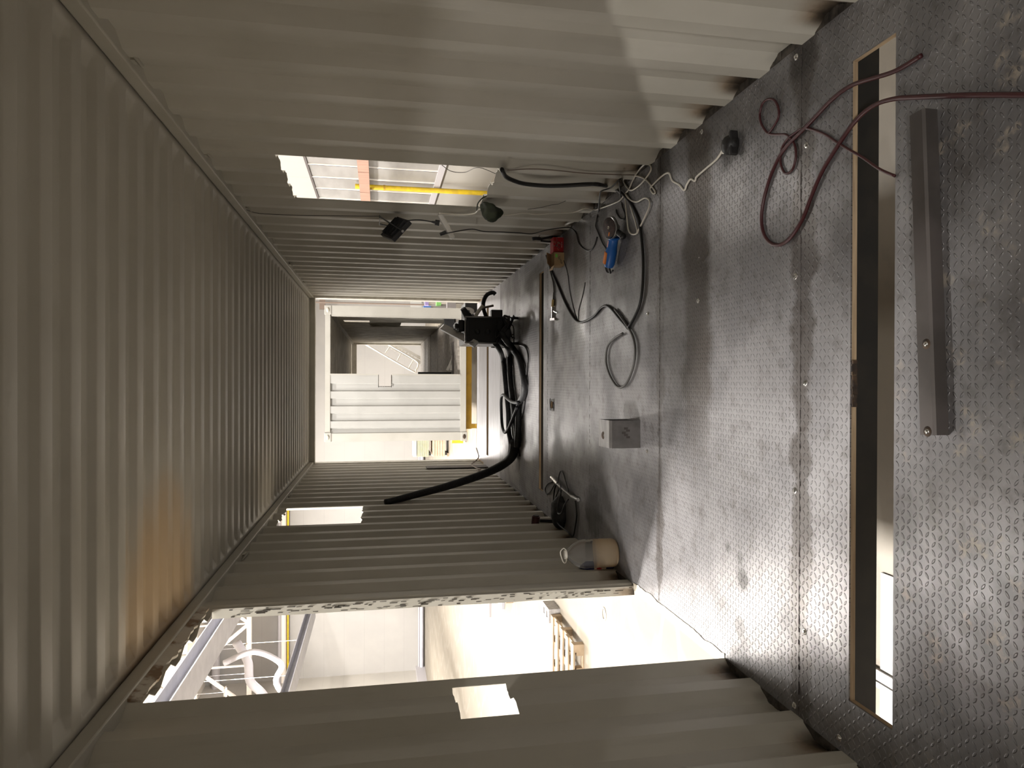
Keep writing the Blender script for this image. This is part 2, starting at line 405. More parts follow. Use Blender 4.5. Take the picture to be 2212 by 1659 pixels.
# ------------------------------------------------------------------ container: corrugated walls
PER = .278
def prof(y, ph, d=.036):
    t = (y-ph) % PER
    if t < .070: return 0.0
    if t < .138: return d*(t-.070)/.068
    if t < .210: return d
    return d*(1-(t-.210)/.068)
def corr_wall(name, side, y0, y1, ph, z0, z1, openings, m, xin=1.175, xc=0.0, thick=.003, parent=None, fine=None):
    ys = {round(y0, 4), round(y1, 4)}
    k = math.floor((y0-ph)/PER)-1
    while ph+k*PER < y1+PER:
        for b in (0, .070, .138, .210):
            y = round(ph+k*PER+b, 4)
            if y0 < y < y1: ys.add(y)
        k += 1
    for (a, b, c, d, j) in openings:
        ys.add(round(a, 4)); ys.add(round(b, 4))
        n = int((b-a)/.02)
        for i in range(1, n): ys.add(round(a+(b-a)*i/n, 4))
    ys = sorted(ys); out = [ys[0]]
    for y in ys[1:]:
        if y-out[-1] > .0015: out.append(y)
    ys = out
    mb = MB()
    def X(y): return xc+side*(xin+prof(y, ph))
    def jit(y, j, s): return j*noise.noise(Vector((y*31, s*7.7, 2.3)))+j*.8*noise.noise(Vector((y*90, s*3.1, 5.3)))
    for i in range(len(ys)-1):
        a, b = ys[i], ys[i+1]; mid = (a+b)/2
        segs = [[(z0, z0), (z1, z1)]]
        for oi, (oa, ob, oc, od, j) in enumerate(openings):
            if oa <= mid <= ob:
                lo = (max(z0, oc+jit(a, j, oi)) if oc > z0 else z0, max(z0, oc+jit(b, j, oi)) if oc > z0 else z0)
                hi = (od+jit(a, j, oi+.5), od+jit(b, j, oi+.5)); new = []
                for s0, s1 in segs:
                    if lo[0] > s0[0]+1e-4 or lo[1] > s0[1]+1e-4: new.append([s0, lo])
                    if hi[0] < s1[0]-1e-4: new.append([hi, s1])
                segs = new
        for s0, s1 in segs:
            mb.faces([(X(a), a, s0[0]), (X(b), b, s0[1]), (X(b), b, s1[1]), (X(a), a, s1[0])], [(0, 1, 2, 3)], None)
    o = mb.build(name, m, parent, merge=.0004, recalc=False)
    # make normals point inward
    me = o.data
    s = sum(p.normal.x*p.area for p in me.polygons)
    if s*side > 0: me.flip_normals()
    solid(o, thick, -1.0)
    return o
YR = -.45           # open rear end behind the camera
YE = 10.15
o = corr_wall('wall_right', 1, YR, YE, 2.14-PER*10, -.04, 2.352, [(3.815, 4.835, .78, 1.985, .006)], 'wall')
struct(o, 'cream corrugated steel side wall with the torch-cut window opening', 'wall')
o = corr_wall('wall_left', -1, YR, YE, 2.465-PER*11, -.04, 2.352,
              [(2.74, 3.82, -.04, 2.29, 0.0), (2.437, 2.705, .955, 1.165, .003), (6.02, 6.66, 1.594, 2.275, .012)], 'wall')
struct(o, 'cream corrugated steel side wall with the tall door opening', 'wall')
# ceiling
def ceiling():
    mb = MB(); P = .205; ys = []; k = 0; y = YR; pts = []
    y0 = 2.10 - P*13
    while y0 < YR: y0 += P
    y = y0; ys = [(YR, 0.0)]
    while y + P < YE:
        ys += [(y, 0.0), (y+.018, 1.0), (y+.108, 1.0), (y+.130, 0.0)]; y += P
    ys.append((YE+.05, 0.0))
    xs = [(-1.16, 0), (-1.12, 0.0), (-1.105, .35), (-1.06, 1), (1.06, 1), (1.105, .35), (1.12, 0), (1.16, 0)]
    D = .026; vs = []; fs = []
    for (yy, f) in ys:
        for (xx, g) in xs: vs.append((xx, yy, 2.405+D*f*g))
    n = len(xs)
    for i in range(len(ys)-1):
        for j in range(n-1): fs.append((i*n+j, i*n+j+1, (i+1)*n+j+1, (i+1)*n+j))
    mb.faces(vs, fs, None)
    o = mb.build('ceiling', 'ceil', recalc=False)
    if o.data.polygons[0].normal.z > 0: o.data.flip_normals()
    bv = o.modifiers.new('soft', 'BEVEL'); bv.width = .005; bv.segments = 3; bv.angle_limit = .1
    solid(o, .003, -1.0)
    for p in o.data.polygons: p.use_smooth = True
    return o
struct(ceiling(), 'corrugated container roof with a heat-browned patch above the door', 'ceiling')
# top side rails
for s, nm in ((1, 'right'), (-1, 'left')):
    mb = MB(); mb.box(min(s*1.15, s*1.225), max(s*1.15, s*1.225), YR, YE+.2, 2.345, 2.405)
    o = mb.build('trim_1' if s > 0 else 'trim_2', 'rail'); struct(o, 'top side rail above the %s wall' % nm, 'rail')
    bv = o.modifiers.new('b', 'BEVEL'); bv.width = .006; bv.segments = 2
# torn scorched remainder of wall along the rail above the door
mb = MB(); n = 60; top = []; bot = []
for i in range(n+1):
    y = 2.75+1.06*i/n; t = i/n
    d = .046+.020*noise.noise(Vector((y*7, 1, 1)))+.010*noise.noise(Vector((y*30, 3, 1)))
    top.append(Vector((-1.166, y, 2.346))); bot.append(Vector((-1.176+.006*noise.noise(Vector((y*12, 5, 1))), y, 2.346-d)))
mb.faces(top+bot, [(i, i+1, n+2+i, n+1+i) for i in range(n)])
o = mb.build('trim_3', 'rustpaint'); solid(o, .012, 0); struct(o, 'ragged strip of cut wall sheet left under the rail above the door', 'trim')
# bottom rails (below the floor plates, outside)
for s in (1, -1):
    mb = MB(); mb.box(min(s*1.172, s*1.222), max(s*1.172, s*1.222), YR, YE+.2, -.165, -.034)
    o = mb.build('trim_4' if s > 0 else 'trim_5', 'rail'); struct(o, 'bottom side rail under the %s wall' % ('right' if s > 0 else 'left'), 'rail')
# door jambs: bent cut flange on the far jamb, cut edge on the near jamb
mb = MB(); n = 50; A = []; B = []; C2 = []
for i in range(n+1):
    z = 2.29*i/n; w = .010*noise.noise(Vector((z*3, 4, 1)))
    A.append(Vector((-1.179, 3.885, z))); B.append(Vector((-1.186, 3.822+w*.4, z))); C2.append(Vector((-1.232, 3.812+w, z)))
mb.faces(A+B+C2, [(i, i+1, n+2+i, n+1+i) for i in range(n)]+[(n+1+i, n+2+i, 2*n+3+i, 2*n+2+i) for i in range(n)])
o = mb.build('trim_6', 'wall'); solid(o, .004, 0); struct(o, 'bent flange along the far side of the door opening', 'door jamb')
mb = MB(); 
for i in range(46):
    z = 2.2*i/46+random.uniform(-.01, .02); L = random.uniform(.01, .06)
    for _ in range(3):
        xx = -1.230+random.uniform(0, .04); zz = z+random.uniform(-.03, .03)
        mb.box(xx, xx+random.uniform(.001, .004), 3.810+random.uniform(-.001, .001), 3.8145, zz, zz+L*.8)
o = mb.build('trim_7', 'cut'); struct(o, 'dark torch marks along the far door jamb', 'trim')
# raised ground sill in the door opening
mb = MB(); n = 40; T = []; U = []; V_ = []
for i in range(n+1):
    y = 2.74+1.08*i/n; w = .014*noise.noise(Vector((y*8, 2, 9)))+.006*noise.noise(Vector((y*40, 2, 9)))
    T.append(Vector((-1.160+w, y, .0025))); U.append(Vector((-1.200+w*.6, y, .001))); V_.append(Vector((-1.224, y, -.012)))
mb.faces(T+U+V_, [(i, i+1, n+2+i, n+1+i) for i in range(n)]+[(n+1+i, n+2+i, 2*n+3+i, 2*n+2+i) for i in range(n)])
o = mb.build('trim_8', 'tornedge'); solid(o, .003, 0); struct(o, 'ground bright sill edge at the foot of the door opening', 'door sill')
# far end frame of our container
mb = MB()
mb.box(1.158, 1.219, YE, YE+.2, -.165, 2.44); o = mb.build('trim_9', 'bright'); struct(o, 'right post of the open far end', 'post')
mb = MB(); mb.box(-1.219, -1.172, YE, YE+.2, -.165, 2.44); o = mb.build('trim_10', 'bright'); struct(o, 'left post of the open far end', 'post')
mb = MB(); mb.box(-1.172, 1.158, YE+.0, YE+.12, 2.33, 2.47); o = mb.build('trim_11', 'rail'); struct(o, 'header beam over the open far end', 'beam')
# rear frame behind the viewer
mb = MB(); mb.box(-1.219, -1.14, YR-.12, YR, -.165, 2.47); mb.box(1.14, 1.219, YR-.12, YR, -.165, 2.47); mb.box(-1.14, 1.14, YR-.12, YR, 2.29, 2.47)
o = mb.build('trim_12', 'rail'); struct(o, 'frame of the open rear end', 'door frame')

# ------------------------------------------------------------------ floors
def slab(mb, x0, x1, y0, y1, z0, z1, holes, m=None, ej=None):
    xs = sorted({x0, x1}|{h[0] for h in holes}|{h[1] for h in holes}); ys = sorted({y0, y1}|{h[2] for h in holes}|{h[3] for h in holes})
    xs = [v for v in xs if x0 <= v <= x1]; ys = [v for v in ys if y0 <= v <= y1]
    def solidc(i, j):
        if i < 0 or j < 0 or i >= len(xs)-1 or j >= len(ys)-1: return False
        cx, cy = (xs[i]+xs[i+1])/2, (ys[j]+ys[j+1])/2
        return not any(h[0] < cx < h[1] and h[2] < cy < h[3] for h in holes)
    for i in range(len(xs)-1):
        for j in range(len(ys)-1):
            if not solidc(i, j): continue
            a, b, c, d = xs[i], xs[i+1], ys[j], ys[j+1]
            mb.faces([(a, c, z1), (b, c, z1), (b, d, z1), (a, d, z1)], [(0, 1, 2, 3)], m)
            mb.faces([(a, c, z0), (b, c, z0), (b, d, z0), (a, d, z0)], [(3, 2, 1, 0)], m)
            if not solidc(i-1, j): mb.faces([(a, c, z0), (a, c, z1), (a, d, z1), (a, d, z0)], [(0, 1, 2, 3)], m)
            if not solidc(i+1, j): mb.faces([(b, c, z0), (b, c, z1), (b, d, z1), (b, d, z0)], [(3, 2, 1, 0)], m)
            if not solidc(i, j-1): mb.faces([(a, c, z0), (b, c, z0), (b, c, z1), (a, c, z1)], [(0, 1, 2, 3)], m)
            if not solidc(i, j+1): mb.faces([(a, d, z0), (b, d, z0), (b, d, z1), (a, d, z1)], [(3, 2, 1, 0)], m)
SA = (-1.0, 1.0, 1.757, 1.947); SB = (-.995, .985, 6.09, 6.265); SH = (-.245, -.165, 5.70, 5.84); SG = (-1.015, 1.01, 9.27, 9.44)
seams = [YR, .96, 2.21, 3.455, 4.69, 5.93, 7.16, 8.37]
mb = MB()
for a, b in zip(seams[:-1], seams[1:]):
    slab(mb, -1.18, 1.183, a+.001, b-.001, -.005, 0.0, [h for h in (SA, SB, SH) if h[2] > a and h[3] < b])
o = mb.build('floor', 'plate'); struct(o, 'dark tear-pattern steel floor plates welded edge to edge', 'floor')
mb = MB(); slab(mb, -1.172, 1.172, YR, 8.37, -.022, -.0052, [SA, SB, SH]); slab(mb, -1.172, 1.172, 8.371, 10.40, -.022, -.0042, [SG])
o = mb.build('trim_13', 'ply'); struct(o, 'plywood layer under the steel plates, bare at the slot edges', 'plywood')
mb = MB(); slab(mb, -1.18, 1.18, 8.371, 9.7, -.004, -.0005, [SG]); slab(mb, -1.15, 1.15, 9.701, 10.41, -.004, -.0005, [SG])
mb.box(-1.15, 1.15, 10.38, 10.41, -.165, -.0005)
o = mb.build('trim_14', 'zinc'); struct(o, 'plain light grey sheet over the far end of the floor', 'floor')
# weld beads on the seams
mb = MB()
for sy, wd in ((2.21, .0035), (3.455, .002), (4.69, .0015), (5.93, .0015), (7.16, .0015), (.96, .002)):
    n = 160
    for i in range(n):
        if random.random() < .55 and sy > 2: continue
        x = -1.17+2.34*i/n; r = wd*random.uniform(.6, 1.2)
        mb.cyl((x, sy+random.uniform(-.001, .001), .0005), (x+2.34/n, sy+random.uniform(-.001, .001), .0005), r, n=5, cap=False)
o = mb.build('trim_15', 'dsteel'); struct(o, 'weld beads along the seams between floor plates', 'weld')
# ragged burnt bottom flap of the wall sheet along the floor
for s, nm, ph in ((1, 'trim_16', 2.14-PER*10), (-1, 'trim_17', 2.465-PER*11)):
    mb = MB(); y = YR
    while y < 8.3:
        t = (y-ph) % PER
        if t > .066 and not (s < 0 and 2.72 < y < 3.83):
            x = 1.176+prof(y, ph)*.85; h = .006+.012*abs(noise.noise(Vector((y*22, s, 0))))
            mb.box(min(s*1.178, s*(x+.004)), max(s*1.178, s*(x+.004)), y, y+.012, -.012, -.002+h*.5)
        y += .012
    o = mb.build(nm, 'cut'); struct(o, 'burnt weld gaps between the plates and the %s wall' % ('right' if s > 0 else 'left'), 'trim')
# black cross members under the floor
mb = MB()
ysm = [-.2, .1, .4, .7, 1.0, 1.3, 1.6, 1.99, 2.4, 2.7, 3.0, 3.3, 3.6, 3.9, 4.2, 4.5, 4.8, 5.1, 5.4, 5.95, 6.30, 6.6, 6.9, 7.2, 7.5, 7.8, 8.1, 8.4, 8.7, 9.0, 9.48, 9.8, 10.1]
for y in ysm:
    zb = -.131 if y == 1.99 else -.150
    mb.box(-1.17, 1.17, y, y+.045, zb, -.0225)
o = mb.build('trim_18', 'black'); struct(o, 'black cross members under the floor', 'floor beam')
# charred notch in the plywood edge
mb = MB()
for i in range(16):
    x = -.07+.13*i/15+random.uniform(-.004, .004); mb.box(x-.006, x+.006, 1.944-random.uniform(0, .004), 1.952, -.024+random.uniform(0, .006), -.004+random.uniform(-.004, .0))
o = mb.build('trim_19', 'char'); struct(o, 'charred notch in the plywood edge of the near slot', 'trim')
# jagged dark glue edge around small torch hole
mb = MB()
for i in range(26):
    t = i/26; 
    if t < .35: x, y = -.245+.08*t/.35, 5.70
    elif t < .6: x, y = -.165, 5.70+.14*(t-.35)/.25
    elif t < .85: x, y = -.165-.08*(t-.6)/.25, 5.84
    else: x, y = -.245, 5.84-.14*(t-.85)/.15
    r = random.uniform(.006, .018); mb.box(x-r, x+r, y-r, y+r, -.004, .0012)
o = mb.build('trim_20', 'cut'); struct(o, 'burnt edge around the small hole cut in the floor', 'trim')

# self-drilling screws in the plates
proto = thing('floor_screw', 'zinc hex screw in the floor plate', 'screw')
h = MB(); h.lathe([(.0115, 0), (.0115, .0012), (.0085, .002), (.0001, .002)], n=20).build('washer', 'chrome', proto)
h = MB(); h.lathe([(.0058, .002), (.0058, .0062), (.0048, .0068), (.0001, .0068)], n=6, smooth=False).build('head', 'chrome', proto)
scr = [((1.148, 2.243), 'zinc screw beside the near weld seam, closest to the right wall'),
       ((.815, 2.181), 'zinc screw on the near weld seam beside the dark red cable loops'),
       ((.372, 2.243), 'zinc screw just beyond the near seam, level with the cable loops end'),
       ((-.005, 2.180), 'zinc screw on the near weld seam opposite the charred notch'),
       ((-.387, 2.239), 'zinc screw just beyond the near seam, right of the sunlit patch'),
       ((-.865, 2.178), 'zinc screw on the near weld seam in front of the door opening'),
       ((-1.148, 2.236), 'zinc screw just beyond the near seam, closest to the left wall'),
       ((-1.140, 1.991), 'zinc screw near the left wall beside the end of the near slot'),
       ((.371, 3.009), 'zinc screw on the brown oily band of the floor'),
       ((.370, 3.618), 'zinc screw beyond the second seam beside the grinder cable'),
       ((-.386, 3.624), 'zinc screw just in front of the open steel box on the floor'),
       ((1.140, 2.978), 'zinc screw at the right wall next to the black socket')]
for i, ((x, y), lb) in enumerate(scr):
    c = proto if i == 0 else copy_tree(proto)
    c.location = (x, y, 0); c.rotation_euler = (0, 0, random.uniform(0, 3)); c['label'] = lb; c['group'] = 'screws in the floor plates'

# lashing rings under the top rails
def ring(name_label, y, s):
    r = thing('lashing_ring', name_label, 'ring', (s*1.172, y, 2.335), group='lashing rings under the top rails')
    m = MB(); m.tube([(s*.03, -.045, .010), (s*.010, -.038, -.008), (-s*.010, 0, -.024), (s*.010, .038, -.008), (s*.03, .045, .010)], .0065, 10).build('ring_bar', 'rail', r)
    m = MB(); m.box(min(0, s*.03), max(0, s*.03), -.02, .02, -.004, .010).build('weld_pad', 'rail', r)
for y, lb in ((2.80, 'cream lashing ring under the right rail, nearest the viewer'), (3.90, 'cream lashing ring under the right rail above the window corner'),
              (5.05, 'cream lashing ring under the right rail just beyond the window'), (6.1, 'cream lashing ring under the right rail, second beyond the window'), (7.4, 'cream lashing ring under the right rail, third beyond the window'), (8.7, 'cream lashing ring under the right rail near the far end')): ring(lb, y, 1)
for y, lb in ((4.95, 'cream lashing ring under the left rail just past the door'), (7.35, 'cream lashing ring under the left rail beyond the small window')): ring(lb, y, -1)
# ------------------------------------------------------------------ the hall around
HZ = -1.15; HX0 = -16.5; HX1 = 4.7; HY0 = -22.0; HY1 = 40.0; HT = 10.6
mb = MB(); mb.box(HX0, HX1, HY0, HY1, HZ-.2, HZ); struct(mb.build('floor_hall', 'hfloor'), 'pale beige concrete hall floor', 'floor')
mb = MB(); mb.box(HX0, HX1, HY1, HY1+.2, HZ, HT); struct(mb.build('wall_far', 'hwf'), 'grey far wall of the hall', 'wall')
mb = MB(); mb.box(HX0-.2, HX0, HY0, HY1, HZ, HT); struct(mb.build('wall_hall_left', 'hwl'), 'pale left wall of the hall', 'wall')
mb = MB(); mb.box(HX1, HX1+.2, HY0, HY1, HZ, HT); struct(mb.build('wall_hall_right', 'hwr'), 'pale right wall of the hall', 'wall')
mb = MB(); mb.box(HX0, HX1, HY0-.2, HY0, HZ, HT); struct(mb.build('wall_back', 'hback'), 'hall wall behind the viewer', 'wall')
mb = MB(); mb.box(HX0, HX1, HY0, HY1, HT, HT+.2); struct(mb.build('ceiling_hall', 'hceil'), 'pale ribbed roof of the hall', 'ceiling')
# roof ribs / purlins
mb = MB()
for i in range(22):
    y = HY0+2+i*2.4; mb.box(HX0, HX1, y, y+.12, HT-.25, HT)
struct(mb.build('trim_21', 'truss'), 'pale purlins under the hall roof', 'roof')
# fluorescent fixtures
lp = thing('ceiling_lamp', 'long pale fluorescent fitting hanging under the hall roof', 'lamp', group='fluorescent fittings under the hall roof')
m = MB(); m.box(-.78, .78, -.14, .14, 0, .05); m.build('housing', 'truss', lp)
for s in (-1, 1):
    m = MB(); m.cyl((-.74, s*.06, -.022), (.74, s*.06, -.022), .017, n=10); m.build('tube', 'tube', lp)
    m = MB(); m.cyl((s*.6, 0, .05), (s*.6, 0, 3.1), .006, n=6); m.build('hanger', 'pipe', lp)
first = True
for lx in LAMP_XS:
    for ly in LAMP_YS:
        c = lp if first else copy_tree(lp); first = False
        c.location = (lx, ly, LAMP_Z)
        row = {-13.0: 'of the row farthest left', -4.3: 'of the row just left of the container', 2.6: 'of the row by the right hall wall'}[lx]
        k_ = LAMP_YS.index(ly); c['label'] = 'fluorescent fitting %s, %s from the back' % (row, ['first', 'second', 'third', 'fourth', 'fifth', 'sixth', 'seventh', 'eighth', 'ninth', 'tenth', 'eleventh'][k_])
        if abs(lx+13) < .1 and abs(ly-34) < .1: c['label'] = 'lit tube lamp seen through the tall door among the white trusses'
        elif abs(lx+13) < .1 and abs(ly-29.3) < .1: c['label'] = 'tube lamp under the trusses beside the overhead girder'
# lattice trusses across the hall
def truss(y, z0, z1, step, lb):
    t = thing('roof_truss', lb, 'truss', (0, y, z0))
    m = MB(); m.box(HX0+.05, HX1-.05, -.09, .09, -.11, .11); m.build('bottom_chord', 'truss', t)
    m = MB(); m.box(HX0+.05, HX1-.05, -.09, .09, z1-z0-.11, z1-z0+.11); m.build('top_chord', 'truss', t)
    m = MB(); x = HX0+.2; k = 0
    while x < HX1-step:
        a, b = (x, 0, 0 if k % 2 == 0 else z1-z0), (x+step, 0, z1-z0 if k % 2 == 0 else 0)
        m.beam(a, b, .12, .16); m.beam((x+step, 0, 0), (x+step, 0, z1-z0), .08, .08); x += step; k += 1
    m.build('lattice', 'truss', t)
truss(36.5, 7.75, 10.3, 2.1, 'white lattice roof truss farthest away through the door')
truss(27.0, 8.1, 10.4, 2.1, 'white lattice roof truss nearer than the far one')
truss(17.5, 8.3, 10.4, 2.1, 'white lattice roof truss above the middle of the hall')
# girders running down the hall
def girder(x, z, y0, y1, w, h, lb, mm='steelb'):
    g = thing('overhead_girder', lb, 'girder', (x, y0, z)); L = y1-y0
    m = MB(); m.box(-w/2, w/2, 0, L, 0, .03); m.box(-w/2, w/2, 0, L, -h, -h+.03); m.build('flange', mm, g)
    m = MB(); m.box(-.02, .02, 0, L, -h+.03, 0); m.build('web', mm, g)
    return g
gx = PX(505, 1317, -8.0); g1 = girder(-8.0, gx.z+.2, HY0, 30.0, .9, .35, 'wide blue-grey girder crossing the top of the door view')
m = MB()
for i in range(8):
    y = 4+i*3.2; m.cyl((0, y, 0), (0, y, HT-g1.location.z), .012, n=6)
m.build('hanger_rod', 'truss', g1)
gp = PX(669, 1315, -12.2); g2 = girder(-12.2, gp.z, 16.0, gp.y, .95, .30, 'shorter grey girder ending in mid air before the far wall')
m = MB()
for i in range(5): m.cyl((0, 2+i*4.0, 0), (0, 2+i*4.0, HT-g2.location.z), .012, n=6)
m.build('hanger_rod', 'truss', g2)
# cross pipes near the far wall and a yellow gas pipe
def hpipe(px, y, r, mm, lb, cat='pipe', x0=HX0, x1=-3.0):
    z = PY(px, 1380, y).z; m = MB(); m.cyl((x0, y, z), (x1, y, z), r, n=8)
    tag(m.build('wall_pipe', mm), lb, cat, group=None)
hpipe(604, 39.6, .10, 'pipe', 'dark pipe along the far hall wall below the trusses')
hpipe(612, 39.7, .16, 'truss', 'pale duct along the far hall wall beside the dark pipe')
hpipe(622, 39.8, .05, 'yellow', 'thin yellow pipe along the far hall wall')
hpipe(466, 39.6, .22, 'pipe', 'dark duct high on the far wall under the roof')
hpipe(911, 39.8, .11, 'steelb', 'blue-grey pipe along the foot of the far hall wall')
hpipe(905, 39.85, .05, 'pipe', 'thin pipe just above the foot of the far wall')
# round ventilation duct with bend
m = MB(); q = PY(545, 1470, 33.0); m.tube([(q.x-1.5, 33, q.z-1.0), (q.x-.6, 33, q.z-.4), (q.x, 33, q.z+.1), (q.x+.9, 33, q.z+.2), (q.x+1.8, 33, q.z+.7)], .19, 14, sub=6)
tag(m.build('ventilation_duct', 'pipe'), 'bent grey ventilation duct beside the lit tube lamp', 'duct')
m = MB(); q = PY(602, 1455, 31.0); m.tube([(q.x-1.6, 31, q.z-.7), (q.x-.4, 31, q.z+.1), (q.x+.4, 31, q.z-.1), (q.x+1.0, 31, q.z+1.0), (q.x+.6, 31, q.z+2.2)], .12, 10)
tag(m.build('ventilation_hose', 'pipe'), 'dark sagging hose between the girder and the lamp', 'hose')
# hall left wall ledge
m = MB(); m.box(HX0, HX0+.25, 10, HY1, HZ, HZ+.5); struct(m.build('baseboard_hall_left', 'pipe'), 'grey base of the left hall wall', 'baseboard')

# pallets on the hall floor seen through the door
def pallet(loc, rz, lb, grp, w=.8, L=1.2, mm='wood', sc=1.0):
    t = thing('wooden_pallet', lb, 'pallet', loc, rz, grp)
    m = MB()
    for i in range(5):
        y = i*(w-.13)/4; m.box(0, L, y, y+.125, .122, .144)
    m.build('deck_boards', mm, t)
    m = MB()
    for x in (0, L/2-.05, L-.1): m.box(x, x+.1, 0, w, .1, .122)
    for y in (0, w/2-.05, w-.1): m.box(0, L, y, y+.1, 0, .022)
    m.build('runner_boards', mm, t)
    for x in (0, L/2-.05, L-.145):
        for y in (0, w/2-.05, w-.1):
            m = MB(); m.box(x, x+.145, y, y+.1, .022, .1); m.build('block', mm, t)
    t.scale = (sc, sc, sc)
    return t
pz_ = PZ(1262, 1392, HZ)
p1 = pallet((pz_.x-.80, pz_.y, HZ), 0, 'pale wooden pallet on the hall floor, nearest outside the door', None, w=1.2, L=.8)
pz2 = PZ(1115, 1313, HZ)
p2 = pallet((pz2.x, pz2.y+.3, HZ), 0, 'smaller wooden pallet farther off beside the grey sheet-metal part', None, w=.8, L=1.2)
# concrete block behind the pallet
bq = PZ(1230, 1356, HZ)
t = thing('concrete_block', 'pale hollow concrete block standing behind the nearest pallet', 'block', (bq.x, p1.location.y+1.21, HZ), 0)
m = MB(); slab(m, -.10, .10, 0, .40, 0, .17, [(-.05, .05, .06, .16), (-.05, .05, .24, .34)]); m.build('body', 'block', t)
m = MB(); slab(m, -.10, .10, 0, .40, .1701, .173, [(-.05, .05, .06, .16), (-.05, .05, .24, .34)]); m.build('lit_top_face', 'blockl', t)  # light on the block's top painted in as a paler grey
# sheet metal assembly with a pole
sq = PZ(1090, 1306, HZ)
t = thing('sheet_metal_part', 'blue-grey sheet-metal box part lying beyond the pallets', 'metal part', (sq.x, sq.y, HZ), 0)
m = MB(); m.box(-.1, 1.6, 0, .9, .0, .06); m.build('base_plate', 'steelb', t)
m = MB(); m.box(.25, 1.6, .1, .8, .06, .34); m.build('box_body', 'blockl', t)
m = MB(); m.box(.05, 1.2, .25, .75, .34, .42); m.build('cover', 'steelb', t)
m = MB(); m.beam((-.25, .02, .30), (1.7, .02, .30), .03, .05); m.build('rail', 'pipe', t)
# chalk ring on floor
rq = PZ(1305, 1326, HZ); m = MB()
m.tube([(rq.x+.07*math.cos(a_*PI/8), rq.y+.07*math.sin(a_*PI/8), HZ+.006) for a_ in range(17)], .010, 8, sub=2)
tag(m.build('white_ring', 'blockl'), 'small white ring lying on the beige hall floor outside the door', 'ring')

# board stacks at the far wall
def at(px, py, y): p = PY(px, py, y); return p
ys_ = 26.3
L_ = PY(900, 987, ys_).x; R_ = PY(900, 940, ys_).x
def stack(px0, px1, mm, nrow, lb):
    z1 = PY(px0, 970, ys_).z; z0 = PY(px1, 970, ys_).z
    t = thing('board_stack', lb, 'board stack', (L_, ys_, z0))
    n = nrow; hgt = (z1-z0-.08)/n
    for i in range(n):
        m = MB(); m.box(0, R_-L_+1.0, 0, 1.0, .08+i*hgt+.006, .08+(i+1)*hgt-.006); m.build('board_layer', mm, t)
    for x in (.05, .6, 1.2):
        m = MB(); m.box(x, x+.1, 0, 1.0, 0, .08); m.build('bearer', 'black', t)
    return t
stack(901, 931, 'woodg', 6, 'stack of greenish boards, upper bundle by the far wall')
stack(934, 966, 'woodp', 5, 'stack of pinkish boards under the greenish bundle')
z0 = PY(900, 970, ys_).z; m = MB(); m.box(L_, R_+.5, ys_, ys_+.9, z0, z0+.12)
tag(m.build('plastic_cover', 'c2w'), 'white cover lying on top of the board stacks', 'cover')
z1 = PY(966, 970, ys_).z
m = MB()
for x in (0, .7, 1.4): m.box(L_+x, L_+x+.12, ys_, ys_+.9, HZ, z1)
tag(m.build('timber_supports', 'wood'), 'short timbers carrying the board stacks', 'timber')
yb = PY(992, 956, 21.0); t = m = MB(); m.box(yb.x-.02, yb.x+.5, 21.0, 21.3, yb.z-.12, yb.z+.22)
tag(m.build('yellow_stand', 'yellow'), 'small yellow stand on the hall floor beyond the second container', 'stand')
m = MB(); m.box(yb.x+.1, yb.x+.2, 21.05, 21.2, HZ, yb.z-.12); o = m.build('foot', 'yellow'); o.parent = bpy.data.objects['yellow_stand']

# ------------------------------------------------------------------ second container
C2X = .115; C2Y = 12.85; C2L = 12.05; CB = -.165; CT = 2.40
t2 = thing('shipping_container', 'pale second shipping container standing end-on beyond the open far end', 'shipping container', (C2X, C2Y, 0))
def part(mb, nm, mm): return mb.build(nm, mm, t2)
hw = 1.219
m = MB(); m.box(hw-.17, hw, 0, .16, CB, CT-.118); m.box(hw-.19, hw-.17, .02, .10, CB+.1, CT-.12); part(m, 'corner_post', 'c2')
m = MB(); m.box(-hw, -hw+.15, 0, .16, CB+.118, CT-.118); part(m, 'corner_post', 'c2')
m = MB(); m.box(-hw+.1, hw-.1, .01, .12, CT-.10, CT-.01); part(m, 'header_beam', 'c2')
m = MB(); m.box(-hw+.1, hw, .01, .14, -.14, -.035); part(m, 'bottom_sill', 'c2')
def casting(x, z, dark=True):
    m = MB(); m.box(x-.082, x+.082, -.012, .165, z-.059, z+.059, bev=.008); c = part(m, 'corner_casting', 'c2')
    m = MB(); m.lathe([(.034, 0), (.034, .012), (.0001, .012)], n=20, mtx=Matrix.Rotation(PI/2, 4, 'X') @ Matrix.Diagonal((1.3, .8, 1, 1)), c=(x, -.010, z)); h = m.build('slot_hole', 'char' if dark else 'c2in', c)
    return c
casting(hw-.082, CT-.059, False); casting(-hw+.082, CT-.059, False); casting(-hw+.070, CB+.059); casting(hw-.082, CB+.059)
